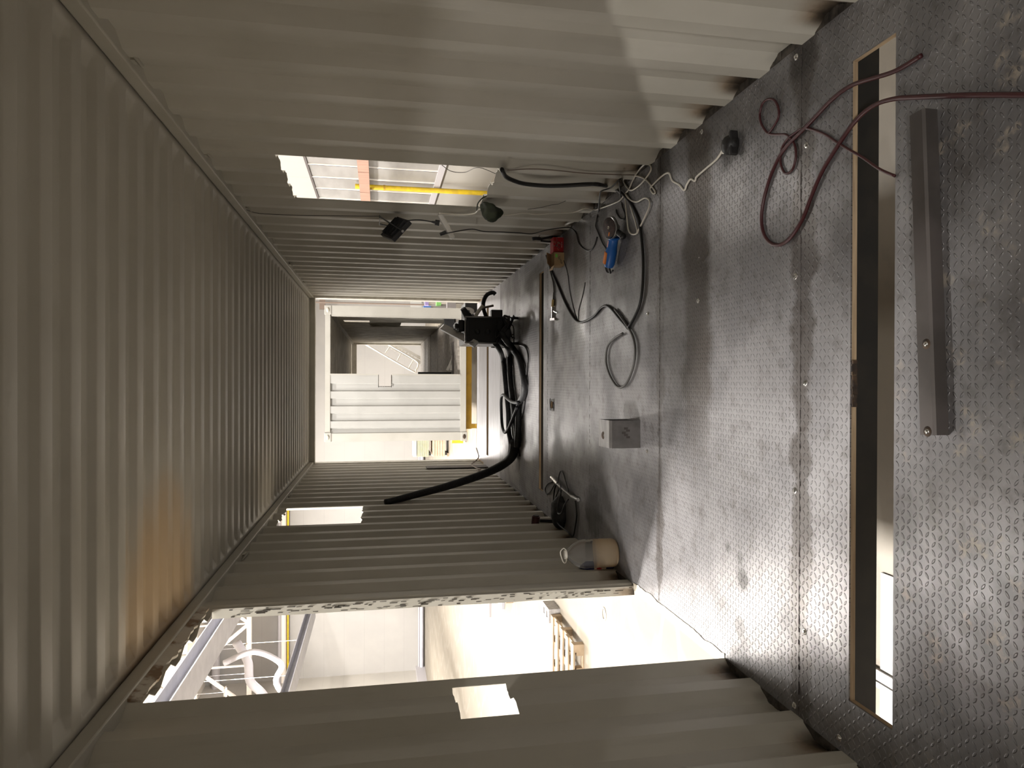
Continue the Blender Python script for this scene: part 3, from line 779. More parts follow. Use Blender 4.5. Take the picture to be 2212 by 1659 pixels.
# corrugated half end panel with notch
def endpanel():
    mb = MB(); x0, x1 = -hw+.15, -.02; P = .268; d = .04
    nz0 = PY(845, 820, C2Y).z; nz1 = PY(818, 820, C2Y).z; nx = PY(830, 835, C2Y).x-C2X
    bx = []; x = x1
    off = [0, .118, .136, .250, .268]
    k = 0
    pts = [(x1, 0.0)]
    while True:
        b = x1-.03-k*P
        if b < x0: break
        for dx, dd in ((0, 0), (-.118, 0), (-.136, d), (-.250, d)):
            if b+dx > x0: pts.append((b+dx, dd))
        k += 1
    pts.append((x0, 0.0)); pts.sort()
    xs = sorted({p[0] for p in pts}|{nx})
    def D(x):
        for (a, da), (b, db) in zip(pts[:-1], pts[1:]):
            if a <= x <= b: return da+(db-da)*(x-a)/max(b-a, 1e-6)
        return 0
    for a, b in zip(xs[:-1], xs[1:]):
        segs = [(-.035, CT-.10)] if (a+b)/2 < nx else [(-.035, nz0), (nz1, CT-.10)]
        for s0, s1 in segs:
            mb.faces([(a, .02+D(a), s0), (b, .02+D(b), s0), (b, .02+D(b), s1), (a, .02+D(a), s1)], [(0, 1, 2, 3)])
    o = mb.build('end_panel', 'c2w', t2, merge=.0005); solid(o, .003, 0)
    m = MB()
    for s in range(18):
        z = nz0+(nz1-nz0)*s/17; m.box(nx-.006, nx+.006, .012, .024, z-.01, z+random.uniform(-.004, .01))
    for s in range(12):
        x = nx+(x1-nx)*s/11; m.box(x-.015, x+.005, .012, .024, nz0-.008, nz0+.002); m.box(x-.015, x+.005, .012, .024, nz1-.002, nz1+.008)
    m.build('torch_cut_edge', 'cut', o)
    m = MB(); m.box(x1-.004, x1+.022, .0, .05, -.035, nz0-.01); m.box(x1-.004, x1+.022, .0, .05, nz1+.01, CT-.10); m.build('edge_strip', 'c2', o)
endpanel()
o = corr_wall('side_wall', 1, C2Y+.16, C2Y+C2L-.2, C2Y, 0, 2.35, [(15.6, 17.2, 1.65, 2.20, .004), (15.9, 17.2, .03, .95, .004)], 'c2in', xc=C2X)
o.parent = t2; o.matrix_parent_inverse = Matrix.Translation(-Vector(t2.location))
o = corr_wall('side_wall', -1, C2Y+.16, C2Y+C2L-.2, C2Y, 0, 2.35, [], 'c2in', xc=C2X)
o.parent = t2; o.matrix_parent_inverse = Matrix.Translation(-Vector(t2.location))
m = MB(); P = .21; k = 0; pts = []
y = .16
while y < C2L-.3:
    pts += [(y, 0), (y+.02, .02), (y+.11, .02), (y+.13, 0)]; y += P
vs = []; 
for yy, dz in pts: vs += [(-1.2, yy, 2.37+dz), (1.2, yy, 2.37+dz)]
m.faces(vs, [(2*i, 2*i+1, 2*i+3, 2*i+2) for i in range(len(pts)-1)]); o = part(m, 'roof', 'c2in'); solid(o, .003, 1)
for s in (-1, 1):
    m = MB(); m.box(min(s*1.14, s*1.219), max(s*1.14, s*1.219), .16, C2L-.16, 2.30, 2.37); part(m, 'top_rail', 'c2')
    m = MB(); m.box(min(s*1.17, s*1.219), max(s*1.17, s*1.219), .16, C2L-.16, CB, -.0); part(m, 'bottom_rail', 'c2')
m = MB(); m.box(-1.19, 1.19, .14, C2L-.1, -.04, 0); fl = part(m, 'floor_boards', 'c2fl')
m = MB()
for y in (2.2, 4.6, 7.0, 9.4): m.box(-1.15, 1.15, y, y+.03, 0, .006)
m.build('floor_strip', 'c2', fl)
m = MB()
for i in range(14): m.box(-1.19, 1.19, .4+i*.8, .45+i*.8, CB, -.045)
part(m, 'cross_member', 'dsteel')
m = MB(); m.box(-1.219, -1.12, C2L-.2, C2L, CB, CT); m.box(1.12, 1.219, C2L-.2, C2L, CB, CT); m.box(-1.12, 1.12, C2L-.2, C2L-.05, 2.20, CT); part(m, 'far_frame', 'c2in')
# yellow trestle carrying the second container
ty = C2Y+.25
za = PY(1010, 800, ty).z; zb = PY(1018, 800, ty).z
xa = PY(1014, 926, ty).x; xb = PY(1014, 740, ty).x
t = thing('yellow_trestle', 'long yellow steel trestle under the second container', 'trestle', (0, ty, 0))
m = MB(); m.box(xa, xb+.5, -.06, .06, zb, CB-.002); m.build('beam', 'yellow2', t)
for x in (xa+.05, xb+.3):
    m = MB(); m.box(x-.04, x+.04, -.05, .05, HZ, zb); m.box(x-.2, x+.2, -.12, .12, HZ, HZ+.015); m.build('leg', 'yellow2', t)
t = thing('yellow_trestle', 'yellow trestle under the far half of the second container', 'trestle', (0, ty+10.4, 0))
m = MB(); m.box(-1.0, 1.2, -.06, .06, CB-.12, CB-.002); m.build('beam', 'yellow2', t)
for x in (-.9, 1.1):
    m = MB(); m.box(x-.04, x+.04, -.05, .05, HZ, CB-.12); m.build('leg', 'yellow2', t)
# trestles under our container
for y, lb in ((.3, 'dark trestle under the near end of the container, below the floor'), (9.7, 'dark trestle under the far end of the container, below the floor')):
    t = thing('steel_trestle', lb, 'trestle', (0, y, 0))
    m = MB(); m.box(-1.3, 1.3, -.08, .08, -.30, -.166); m.build('beam', 'dsteel', t)
    for x in (-1.15, 1.15):
        m = MB(); m.box(x-.06, x+.06, -.06, .06, HZ, -.30); m.build('leg', 'dsteel', t)
# pale bars lying on the hall floor under the near slot
zz = HZ
for px0, px1, mm, nm, lb in ((1440, 1462, 'steel', 'steel_bar', 'grey steel bar on the hall floor seen through the near slot'), (1466, 1478, 'c2w', 'pale_batten', 'pale batten on the hall floor beside the grey bar under the slot')):
    a = PZ(1895, px0, zz); b = PZ(1895, px1, zz); m = MB(); m.box(b.x, a.x, a.y-3.0, a.y+2.5, zz, zz+.03); tag(m.build(nm, mm), lb, 'bar')
a = PZ(1936, 1400, zz); b = PZ(1928, 1400, zz); m = MB(); m.box(-2.2, -1.0, a.y-.02, a.y+.10, zz, zz+.012); tag(m.build('pale_floor_strip', 'c2w'), 'pale strip along the hall floor at the left end of the near slot', 'strip')

# aluminium stair ladder seen through the second container
def ladder():
    y = 27.3; t = thing('platform_ladder', 'aluminium platform ladder leaning beyond the second container', 'ladder', (0, y, 0))
    A = PY(780, 738, y)-Vector((0, y, 0)); B = PY(888, 800, y)-Vector((0, y, 0)); E = PY(905, 783, y)-Vector((0, y, 0)); Dn_ = PY(905, 800, y)
    m = MB(); m.tube([A, B, PY(898, 799, y)-Vector((0, y, 0)), PY(903, 790, y)-Vector((0, y, 0)), PY(897, 778, y)-Vector((0, y, 0)), PY(835, 742, y)-Vector((0, y, 0))], .035, 8, sub=4); m.build('handrail', 'alu', t)
    rails = [((832, 763), (844, 745)), ((858, 779), (868, 760)), ((883, 795), (893, 777))]
    m = MB()
    for (p, q) in rails: m.cyl(PY(*p, y)-Vector((0, y, 0)), PY(*q, y)-Vector((0, y, 0)), .028, n=8)
    m.build('baluster', 'alu', t)
    m = MB()
    a1, b1 = PY(842, 748, y)-Vector((0, y, 0)), PY(912, 785, y)-Vector((0, y, 0))
    a2, b2 = PY(850, 741, y)-Vector((0, y, 0)), PY(912, 776, y)-Vector((0, y, 0))
    ft = Vector((0, 0, 0))
    m.beam(a1, b1, .05, .12); m.beam(a2, b2, .05, .12)
    for i in range(9): m.beam(a1.lerp(b1, (i+.5)/9), a2.lerp(b2, (i+.5)/9)+Vector((0, .5, 0)), .15, .03)
    m.build('stringer', 'alu', t)
    m = MB(); m.cyl(b1, (b1.x-.1, 0, HZ), .04, n=8); m.cyl(PY(880, 742, y)-Vector((0, y, 0)), (PY(880, 742, y).x, .6, HZ), .035, n=8); m.cyl(a1, (a1.x+.8, .9, HZ), .035, n=8); m.build('support', 'alu', t)
ladder()
# step stool / lift gear in the second container mouth
y = C2Y+.9
t = thing('folding_step', 'aluminium folding step leaning inside the second container mouth', 'step ladder', (0, y, 0))
def Q(px, py, yy=y): return PY(px, py, yy)-Vector((0, y, 0))
m = MB(); m.beam(Q(984, 737), Q(975, 800), .05, .06); m.beam(Q(994, 742), Q(966, 800), .05, .05); m.build('rail', 'alu', t)
m = MB(); m.box(Q(985, 755).x-.12, Q(985, 755).x+.12, -.06, .10, Q(996, 750).z, Q(984, 750).z); m.build('step_plate', 'c2w', t)
m = MB(); m.beam(Q(980, 775), Q(984, 742), .09, .03); m.build('brace', 'alu', t)
m = MB(); m.box(Q(985, 790).x-.35, Q(985, 750).x+.1, -.1, .1, .0, .03); m.build('foot', 'dsteel', t)
# black floodlight in the mouth of container 2
q = PY(975, 700, C2Y+.5)
t = thing('floodlight', 'black floodlight inside the second container at its right side', 'floodlight', (q.x, C2Y+.5, 0))
m = MB(); m.box(-.14, .14, -.05, .05, q.z-.06, q.z+.14, bev=.012); m.build('housing', 'blackp', t)
m = MB(); m.box(-.11, .11, .05, .30, q.z-.03, q.z+.11); m.build('heat_sink', 'blackp', t)
m = MB(); m.tube([(-.15, 0, q.z+.04), (-.15, 0, .02), (.15, 0, .02), (.15, 0, q.z+.04)], .012, 8, sub=1); m.build('stand', 'blackp', t)
m = MB(); m.cyl(PY(918, 731, 15)-Vector((q.x, C2Y+.5, 0)), PY(920, 745, 15)-Vector((q.x, C2Y+.5, 0)), .01, n=6); m.bm.free()
# small black box on the ledge of the end panel
q = PY(908, 809, C2Y+1.2)
m = MB(); m.box(q.x-.05, q.x+.05, C2Y+1.2, C2Y+1.35, 0, q.z+.04); tag(m.build('black_case', 'blackp'), 'upright black case inside the second container behind its end panel', 'case')

# stuff seen in the gap right of the second container (far end of the hall)
yf = 38.0
def gb(px0, px1, py0, py1, mm, nm, lb, cat, y=yf, dp=.3, legs=True):
    a = PY(px0, py1, y); b = PY(px1, py0, y)
    t = thing(nm, lb, cat, ((a.x+b.x)/2, y, 0)); w = (b.x-a.x)/2
    m = MB(); m.box(-w, w, 0, dp, b.z, a.z); m.build('body', mm, t)
    m = MB()
    for x in (-w*.8, w*.8): m.box(x-.03, x+.03, .1, .2, HZ, b.z)
    m.build('support', 'pipe', t)
gb(887, 911, 650, 670, 'c2w', 'white_cabinet', 'white cabinet at the far end of the hall, right of the second container', 'cabinet', legs=False)
gb(915, 931, 661, 673, 'lblue', 'blue_machine', 'bright blue machine at the far end of the hall beside the second container', 'machine', y=24.0)
gb(918, 926, 649, 659, 'violet', 'violet_crate', 'small violet crate above the blue machine', 'crate', y=26.0)
gb(943, 953, 648, 659, 'lgreen', 'green_case', 'light green case hanging at the far end of the hall', 'case', y=24.0)
gb(942, 950, 661, 669, 'char', 'dark_box', 'dark box under the light green case', 'box', y=25.2)
gb(966, 985, 650, 672, 'pipe', 'grey_workbench', 'grey workbench in the gap right of the second container near the floor', 'workbench', y=22.0)
m = MB(); zq = PY(694, 655, yf).z
m.box(PY(700, 668, yf+1).x, HX1, yf+1, yf+1.2, PY(702, 655, yf+1).z, PY(690, 655, yf+1).z); tag(m.build('rusty_beam', 'brown'), 'rusty brown beam high in the gap right of the second container', 'beam')
m = MB(); a = PY(720, 658, 37.5); b = PY(900, 658, 37.5)
m.cyl((a.x+.1, 37.5, a.z+1.5), (a.x+.1, 37.5, HZ), .04, n=8); tag(m.build('rusty_pipe', 'brown'), 'thin rusty pipe running down the far wall in the gap', 'pipe')

# ------------------------------------------------------------------ gate and gas pipe on the right hall wall (seen through the window)
zt = PX(661.5, 336, HX1).z; zb = PX(948, 357, HX1).z
y0g, y1g = 12.6, 22.0
t = thing('sectional_gate', 'brushed grey sectional gate in the right hall wall seen through the window', 'gate', (HX1, y0g, 0))
m = MB(); m.box(-.05, -.0, 0, y1g-y0g, zb, zt); m.build('gate_leaf', 'gate', t)
m = MB(); m.box(-.09, -.0, 0, y1g-y0g, zb-.14, zb); m.build('bottom_frame', 'pipe', t)
m = MB(); m.box(-.08, -.0, 0, y1g-y0g, zt, zt+.05); m.build('top_frame', 'gdark', t)
for i in range(10):
    yy = PX(800, 356, HX1).y-y0g-1.0+i*.95
    if 0 < yy < y1g-y0g:
        m = MB(); m.box(-.075, -.05, yy, yy+.035, zb, zt); s_ = m.build('seam_strip', 'gline', t)
        m = MB(); m.box(-.078, -.05, yy+.035, yy+.055, zb, zt); m.build('shadow_gap', 'gdark', s_)
zp1 = PX(771, 345, HX1-.3).z; zp0 = PX(796, 345, HX1-.3).z
yy = 12.8; k = 0; ends = [12.8, 15.0, 16.6, 17.9, 19.4, 21.5]
for a, b in zip(ends[:-1], ends[1:]):
    m = MB(); m.box(HX1-.34, HX1-.28, a, b-.03, zp0, zp1)
    lb = ['nearest', 'second', 'middle', 'fourth', 'farthest'][k]
    tag(m.build('pinkish_panel', 'pinkwood'), '%s pinkish board of the row crossing the grey gate outside the window' % lb, 'board', 'pinkish boards across the gate'); k += 1
m = MB(); m.box(HX1-.28, HX1-.24, 12.8, 21.5, zp0+.08, zp0+.14)
for yv in (12.9, 21.3): m.box(HX1-.28, HX1-.22, yv, yv+.04, HZ, zp0+.1)
tag(m.build('board_rack', 'gdark'), 'dark rail carrying the pinkish boards across the gate', 'rail')
pg = PX(940, 411.5, HX1-.16)
m = MB(); m.cyl((HX1-.16, pg.y, HZ), (HX1-.16, pg.y, PX(768, 408, HX1-.16).z), .058, n=14)
o = m.build('gas_pipe', 'yellow'); tag(o, 'bright yellow upright pipe in front of the grey gate outside the window', 'pipe')
m = MB(); zc = PX(830, 411, HX1-.16).z; m.cyl((HX1-.16, pg.y, zc-.02), (HX1-.16, pg.y, zc+.02), .066, n=14); m.build('coupling', 'yellow2', o)
m = MB()
m.tube([PX(955, 357, 3.2), PX(975, 370, 3.2), PX(1005, 372, 3.2), PX(1035, 362, 3.2), PX(1080, 380, 3.2)], .006, 6)
tag(m.build('hanging_wire', 'greyc'), 'thin loose wire outside the lower window corner', 'wire')
# ------------------------------------------------------------------ cables and hoses
def FL(pts, r, dz=0.0): return [PZ(a, b, r+dz) for a, b in pts]
def WL(pts, x=1.168): return [PX(a, b, x) for a, b in pts]
def cable(name, pts, r, mm, lb, cat='cable', sub=5, n=8, rf=None):
    m = MB(); m.tube(pts, r, n, sub=sub, rf=rf); o = m.build(name, mm); tag(o, lb, cat); return o
# thick black hose from the window corner to the floor and its loops
cable('black_hose', WL([(1084, 366), (1092, 381), (1109, 390), (1133, 397), (1174, 401), (1215, 401), (1272, 398)], 1.150)+WL([(1296, 399)], 1.14)+[PZ(1318, 405, .03), PZ(1340, 415, .014)]
      + FL([(1362, 440), (1380, 480), (1388, 540), (1389, 600), (1384, 650), (1372, 682), (1357, 708)], .010), .0125, 'rubber', 'thick black hose hanging from the window corner and running along the floor', 'hose', n=10, rf=lambda u: 1.0 if u < .42 else max(.66, 1-(u-.42)*3))
cable('black_cable', FL([(1357, 710), (1338, 688), (1325, 672), (1312, 661), (1300, 664), (1284, 682), (1268, 692), (1250, 696), (1236, 682), (1220, 652), (1204, 614), (1190, 582), (1180, 552)], .0085), .008, 'rubber', 'black cable zigzagging on the floor towards the cardboard box', 'cable')
cable('black_cable', FL([(1328, 668), (1340, 683), (1356, 706), (1368, 730), (1372, 760), (1367, 795), (1355, 825), (1342, 837), (1330, 832), (1316, 808), (1309, 780), (1312, 750), (1325, 733), (1345, 720)], .0075, .003), .007, 'greyc', 'dark grey cable loop in the middle of the floor', 'cable')
cable('thin_black_wire', FL([(1217, 560), (1226, 590), (1231, 630), (1240, 670), (1248, 693), (1250, 670), (1258, 640), (1264, 610)], .003), .0025, 'rubber', 'thin dark wire on the floor below the cardboard box', 'wire')
# white cable
wh = [PX(949, 461, 1.14), PX(965, 462, 1.165), PX(1000, 464, 1.165), PX(1025, 461, 1.16), PX(1040, 452, 1.15), PX(1084, 464.5, 1.15)] + WL([(1130, 460.5), (1160, 463), (1200, 460), (1237, 459)], 1.165) + WL([(1264, 450)], 1.16) + FL([(1285, 453), (1300, 449), (1327, 439), (1340, 432), (1350, 419), (1358, 410), (1367, 390), (1380, 368), (1393, 355), (1404, 357), (1406, 368), (1393, 388), (1378, 403), (1362, 411), (1350, 398), (1347, 388), (1355, 382), (1374, 380), (1392, 386), (1406, 400), (1416, 415), (1411, 418), (1405, 408), (1412, 398), (1426, 384), (1438, 375), (1446, 375), (1452, 390), (1467, 399), (1478, 411), (1484, 398), (1492, 387), (1501, 391), (1505, 382), (1524, 365), (1549, 343), (1563, 320)], .0055)
cable('white_cable', wh, .0048, 'whitec', 'long white cable along the right wall ending in a tangle on the floor')
cable('white_cable', FL([(1350, 421), (1352, 445), (1355, 475), (1358, 498), (1366, 506), (1376, 503), (1374, 485), (1365, 455), (1358, 432), (1352, 420), (1362, 432), (1376, 436), (1392, 428), (1402, 432), (1403, 445), (1395, 465), (1384, 487), (1376, 504)], .0055, .004), .0048, 'whitec', 'long hanging loops of the white cable tangle beside the angle grinder')
t = thing('cable_socket', 'round black cable socket on the floor at the end of the white cable', 'socket', tuple(PZ(1588, 314)))
m = MB(); m.lathe([(.034, 0), (.040, .006), (.040, .030), (.032, .046), (.018, .054), (.0001, .056)], n=24); m.build('body', 'rubber', t)
m = MB(); m.lathe([(.012, .0), (.016, .02), (.016, .05), (.008, .06), (.0001, .06)], n=16, mtx=Matrix.Rotation(PI/2, 4, 'X'), c=(.0, .02, .022)); m.build('cable_gland', 'rubber', t)
m = MB(); m.box(-.05, .05, -.035, -.018, .005, .04, bev=.006); m.build('hinged_lid', 'rubber', t)
q = PZ(1566, 318, .012); m = MB(); m.cyl((q.x-t.location.x, q.y-t.location.y, .012), (q.x-t.location.x-.02, q.y-t.location.y+.02, .012), .010, .006, n=10); m.build('white_ferrule', 'whitec', t)
# black cable from the power strip down the wall
cable('black_cable', [PY(960, 505, 4.95), PX(985, 500, 1.05), PX(1020, 495, 1.13)]+WL([(1045, 500), (1080, 501), (1120, 503), (1150, 505), (1180, 497), (1215, 492)], 1.165)+FL([(1232, 492), (1244, 503), (1250, 525), (1262, 538), (1274, 541), (1284, 530), (1290, 512)], .005), .0042, 'rubber', 'thin black cable from the power strip down to the red box')
cable('grinder_cord', FL([(1324, 584), (1315, 590), (1309, 582), (1307, 558), (1310, 540), (1302, 526), (1292, 502), (1287, 488)], .006)+FL([(1290, 470), (1293, 455)], .006)+WL([(1296, 420), (1301, 412), (1320, 405), (1338, 388)], 1.13)+FL([(1346, 386)], .02), .0045, 'rubber', 'black cord looping from the blue grinder up against the wall')
cable('black_cable', [PX(1337, 388, 1.13)]+FL([(1341, 425), (1344, 445), (1350, 462), (1349, 473), (1340, 472), (1333, 462), (1331, 453)], .005), .0042, 'rubber', 'short black cable end bent on the floor under the white tangle')
cable('grey_wire', WL([(1096, 368), (1150, 365), (1200, 368), (1260, 374), (1320, 377), (1370, 378)], 1.168), .003, 'brown', 'thin grey wire stretched along the right wall above the black hose', 'wire')
cable('loose_wire', WL([(1140, 452), (1165, 449), (1190, 443), (1205, 441), (1222, 434)], 1.168), .0018, 'greyc', 'fine loose wire on the right wall beside the green cloth', 'wire')
cable('hanging_wire', [PX(530, 452, 1.172), PX(560, 461, 1.17), PX(640, 465, 1.165), PX(700, 466, 1.165), PX(780, 467, 1.15), PX(822, 467, 1.11)], .0022, 'rubber', 'thin wire from the lashing ring holding the black work light', 'wire')
# dark red welding cable loops in the near right corner
red = [(2260, 203), (2212, 205), (2150, 205), (2080, 206), (2000, 209), (1960, 211), (1935, 213), (1900, 222), (1870, 240), (1845, 265), (1825, 292), (1800, 330), (1775, 372), (1752, 425), (1735, 470), (1712, 508), (1690, 527), (1670, 528), (1653, 512), (1645, 482), (1648, 440), (1661, 390), (1680, 345), (1700, 315), (1720, 295), (1740, 275), (1762, 252), (1790, 222), (1815, 200), (1845, 182), (1890, 168), (1937, 152), (1990, 120)]
cable('dark_red_cable', FL(red, .0075, .001), .0068, 'redc', 'dark red cable in a long loop crossing the near slot')
cable('dark_red_cable', FL([(1641, 246), (1644, 266), (1659, 288), (1682, 291), (1700, 292), (1716, 312), (1719, 340), (1711, 367), (1696, 374), (1686, 352), (1689, 321), (1700, 302), (1718, 287), (1738, 277), (1777, 288), (1807, 307), (1835, 324), (1863, 340), (1899, 365), (1933, 380)], .005, .001), .0045, 'redc', 'thin dark red cable with a small round loop near the weld seam')
cable('dark_red_cable', FL([(1641, 246), (1647, 224), (1660, 214), (1673, 217), (1681, 232), (1682, 252), (1672, 272), (1661, 287)], .005, .001), .0045, 'redc', 'short dark red cable ring closest to the right wall')

# ------------------------------------------------------------------ work light on the right wall
yl = 5.0; P1 = PY(873, 474, yl); P2 = PY(836, 514, yl)
t = thing('work_light', 'black LED work light hanging on its bracket from the right wall', 'work light', tuple((P1+P2)/2))
c0 = (P1+P2)/2; d = (P2-P1).normalized(); nrm = Vector((d.z, 0, -d.x))
if nrm.z < 0: nrm = -nrm
Lh = (P2-P1).length
mt = Matrix(((d.x, 0, nrm.x, 0), (0, 1, 0, 0), (d.z, 0, nrm.z, 0), (0, 0, 0, 1))) @ Matrix.Rotation(math.radians(28), 4, 'X')
m = MB(); m.box(-Lh/2, Lh/2, -.11, .11, -.022, .012, mtx=mt, bev=.006); m.build('housing', 'blackp', t)
m = MB()
for i in range(9): m.box(-Lh/2+.02, Lh/2-.02, -.085+i*.02, -.079+i*.02, .012, .030, mtx=mt)
m.build('cooling_fins', 'blackp', t)
m = MB(); m.box(-Lh/2+.012, Lh/2-.012, -.098, .098, -.025, -.022, mtx=mt); m.build('front_glass', 'lens', t)
br = PY(820, 476, yl)-c0
m = MB(); 
for s in (-1, 1): m.beam((mt @ Vector((.0, s*.118, 0))), (br.x, s*.118, br.z), .006, .022, up=(0, 1, 0))
m.beam((br.x, -.118, br.z), (br.x, .118, br.z), .022, .006); m.build('bracket', 'blackp', t)
for s in (-1, 1):
    m = MB(); m.cyl(mt @ Vector((0, s*.118, 0)), mt @ Vector((0, s*.130, 0)), .010, n=12); m.build('knob', 'chrome', t)
# power strip and plugs
yp = 4.95; A = PY(949.5, 464, yp); B = PY(978, 515, yp)
t = thing('power_strip', 'pale grey power strip dangling from the white cable by the work light', 'power strip', tuple((A+B)/2)); c0 = (A+B)/2
m = MB(); d = (B-A).normalized(); mt = Matrix(((d.x, 0, -d.z, 0), (0, 1, 0, 0), (d.z, 0, d.x, 0), (0, 0, 0, 1))); Lp = (B-A).length
m.box(-Lp/2, Lp/2, -.022, .022, -.014, .018, mtx=mt, bev=.006); m.build('housing', 'strip', t)
for i in range(3):
    m = MB(); m.lathe([(.0185, 0), (.0185, .003), (.016, .003), (.0155, .0), (.0001, .0)], n=20, mtx=mt @ Matrix.Translation((-Lp/2+.055+i*.048, 0, .018))); m.build('outlet', 'whitec', t)
m = MB(); m.cyl(mt @ Vector((-Lp/2, 0, 0)), mt @ Vector((-Lp/2-.018, 0, 0)), .009, .006, n=10); m.build('cable_gland', 'whitec', t)
q1 = PY(949, 482, yp); q2 = PY(932, 479, yp)
t = thing('black_plug', 'black plug of the work light pushed into the upper side of the strip', 'plug', tuple(q1)); e = q2-q1
m = MB(); m.cyl((0, 0, 0), e*.55, .021, .019, n=14); m.cyl(e*.55, e, .010, .006, n=10); m.build('body', 'blackp', t)
q3 = PY(960, 505, yp); t = thing('black_plug', 'smaller black plug hanging at the lower end of the power strip', 'plug', tuple(q3))
m = MB(); m.cyl((-.006, 0, .03), (.012, 0, -.012), .012, .014, n=12); m.build('body', 'blackp', t)
cable('black_cord', [q2, PY(915, 476, 5.0), PY(900, 475, 5.0), PY(885, 476, 5.0), PY(875, 477, 5.0)], .0042, 'rubber', 'short black cord', 'cord')
wl = bpy.data.objects['work_light']; co = bpy.data.objects['black_cord']; co.parent = wl; co.matrix_parent_inverse = Matrix.Translation(-Vector(wl.location)); del co['label']; del co['category']; co.name = 'power_cord'
# dark green cloth hanging on the window corner
ctr = PY(1058, 456, 4.55); t = MB()
n1, n2 = 26, 18; vs = []; A = PY(1042, 434, 4.62)-ctr; B = PY(1078, 470, 4.5)-ctr
ax = (B-A).normalized(); sd = ax.cross(Vector((0, 1, 0))).normalized()
for i in range(n2+1):
    th = PI*i/n2
    for k in range(n1):
        ph = 2*PI*k/n1
        a = -math.cos(th)*.098; rr = math.sin(th)**.7; wdt = .050+.020*(a/.09)
        v = ax*a + sd*(rr*wdt*1.1*math.cos(ph)) + Vector((0, 1, 0))*(rr*wdt*1.0*math.sin(ph))
        v += v.normalized()*(.010*noise.noise(v*28+Vector((3, 1, 2)))+.004*math.sin(ph*5+a*50)) if v.length > 1e-6 else Vector()
        vs.append(ctr+v)
t.faces(vs, [(i*n1+k, i*n1+(k+1) % n1, (i+1)*n1+(k+1) % n1, (i+1)*n1+k) for i in range(n2) for k in range(n1)], None, True)
o = t.build('green_cloth', 'cloth', merge=.0005); tag(o, 'dark green cloth bag hanging at the lower far corner of the window', 'cloth bag')
m = MB(); m.tube([PX(1030, 455, 1.16), PX(1032, 440, 1.12), PX(1042, 428, 1.13), PX(1050, 424, 1.17)], .004, 8); o2 = m.build('strap', 'cloth', o)

# ------------------------------------------------------------------ angle grinder
g0 = PZ(1329, 577, .0); g1 = PZ(1341, 508, .0)
ang = math.atan2(g1.y-g0.y, g1.x-g0.x)
t = thing('angle_grinder', 'blue angle grinder with orange parts lying on the floor by the white tangle', 'angle grinder', (g0.x, g0.y, 0), ang)
Lg = (g1-g0).length
bp = [(0, .026), (.02, .034), (.10, .036), (.13, .031), (.17, .030), (.20, .036), (Lg-.02, .037), (Lg, .030)]
m = MB(); m.lathe([(r, z) for z, r in bp], n=24, mtx=Matrix.Rotation(PI/2, 4, 'Y'), c=(0, 0, .042)); m.build('body', 'blue', t)
m = MB(); m.box(.02, .095, -.018, .018, .066, .081, bev=.004); m.build('battery_cap', 'orange', t)
m = MB(); m.box(.20, .225, -.020, .010, .070, .083, bev=.004); m.build('switch', 'orange', t)

m = MB(); m.box(.125, .165, -.006, .008, .0715, .0735); m.build('nameplate', 'pink', t)
m = MB(); m.cyl((Lg-.01, 0, .042), (Lg+.05, 0, .045), .030, .026, n=18); m.box(Lg+.01, Lg+.065, -.03, .03, .02, .07, bev=.01); m.build('gear_head', 'guard', t)
gx_ = Lg+.045
R_t = Matrix.Translation((gx_, -.004, .082)) @ Matrix.Rotation(math.radians(20), 4, 'X')
m = MB(); m.lathe([(.0001, 0), (.060, 0), (.060, .0028), (.012, .0028), (.0001, .0028)], n=40, mtx=R_t); dk = m.build('cutting_disc', 'disc', t)
m = MB(); m.lathe([(.011, .003), (.011, .008), (.006, .010), (.0001, .010)], n=6, mtx=R_t, smooth=False); m.build('flange_nut', 'chrome', dk)
m = MB(); n = 28; vs = []
for i in range(n+1):
    a = PI*.90+PI*1.2*i/n
    for (r, z) in ((.030, -.014), (.068, -.014), (.068, .004)): vs.append(R_t @ Vector((r*math.cos(a), r*math.sin(a), z)))
m.faces(vs, [(i*3+j, i*3+j+1, (i+1)*3+j+1, (i+1)*3+j) for i in range(n) for j in (0, 1)], None, True); o = m.build('guard', 'guard', t); solid(o, .002, 0)
hq = Vector((gx_-.01, -.03, .045))
m = MB(); m.lathe([(.008, 0), (.016, .01), (.019, .05), (.017, .09), (.021, .105), (.014, .118), (.0001, .12)], n=18, mtx=Matrix.Translation(hq) @ Matrix.Rotation(PI*.53, 4, 'X')); m.build('side_handle', 'blackp', t)
m = MB(); m.cyl((0, 0, .042), (-.045, .01, .02), .008, .0055, n=10); m.build('cord_sleeve', 'rubber', t)

# ------------------------------------------------------------------ boxes by the right wall
def fbox(px0, px1, py0, py1, dep):
    a = PZ(px1, py1); b = PZ(px1, py0); y = (a.y+b.y)/2; zt_ = PY(px0, (py0+py1)/2, y).z
    return a.x, b.x, y, zt_
xa, xb, y_, zt_ = fbox(1197, 1217.5, 513, 544.5, .1); w = xb-xa
t = thing('red_screw_box', 'red cardboard box with a picture of screws on its front', 'box', ((xa+xb)/2, y_, 0))
m = MB(); m.box(-w/2, w/2, 0, .11, 0, zt_, bev=.002); m.build('carton', 'red', t)
m = MB(); m.box(-w/2-.003, w/2+.003, .006, .113, zt_, zt_+.004); m.build('lid', 'red', t)
m = MB(); random.seed(5)
for i in range(26):
    cx = random.gauss(0, .018); cz = zt_*.62+random.gauss(0, .014); a = random.uniform(0, PI); L = .011
    m.beam((cx-L*math.cos(a), -.001, cz-L*math.sin(a)), (cx+L*math.cos(a), -.001, cz+L*math.sin(a)), .0025, .0012, random.choice(['ink', 'chrome', 'chrome', 'card']), up=(0, 1, 0))
m.build('screw_picture', 'chrome', t)
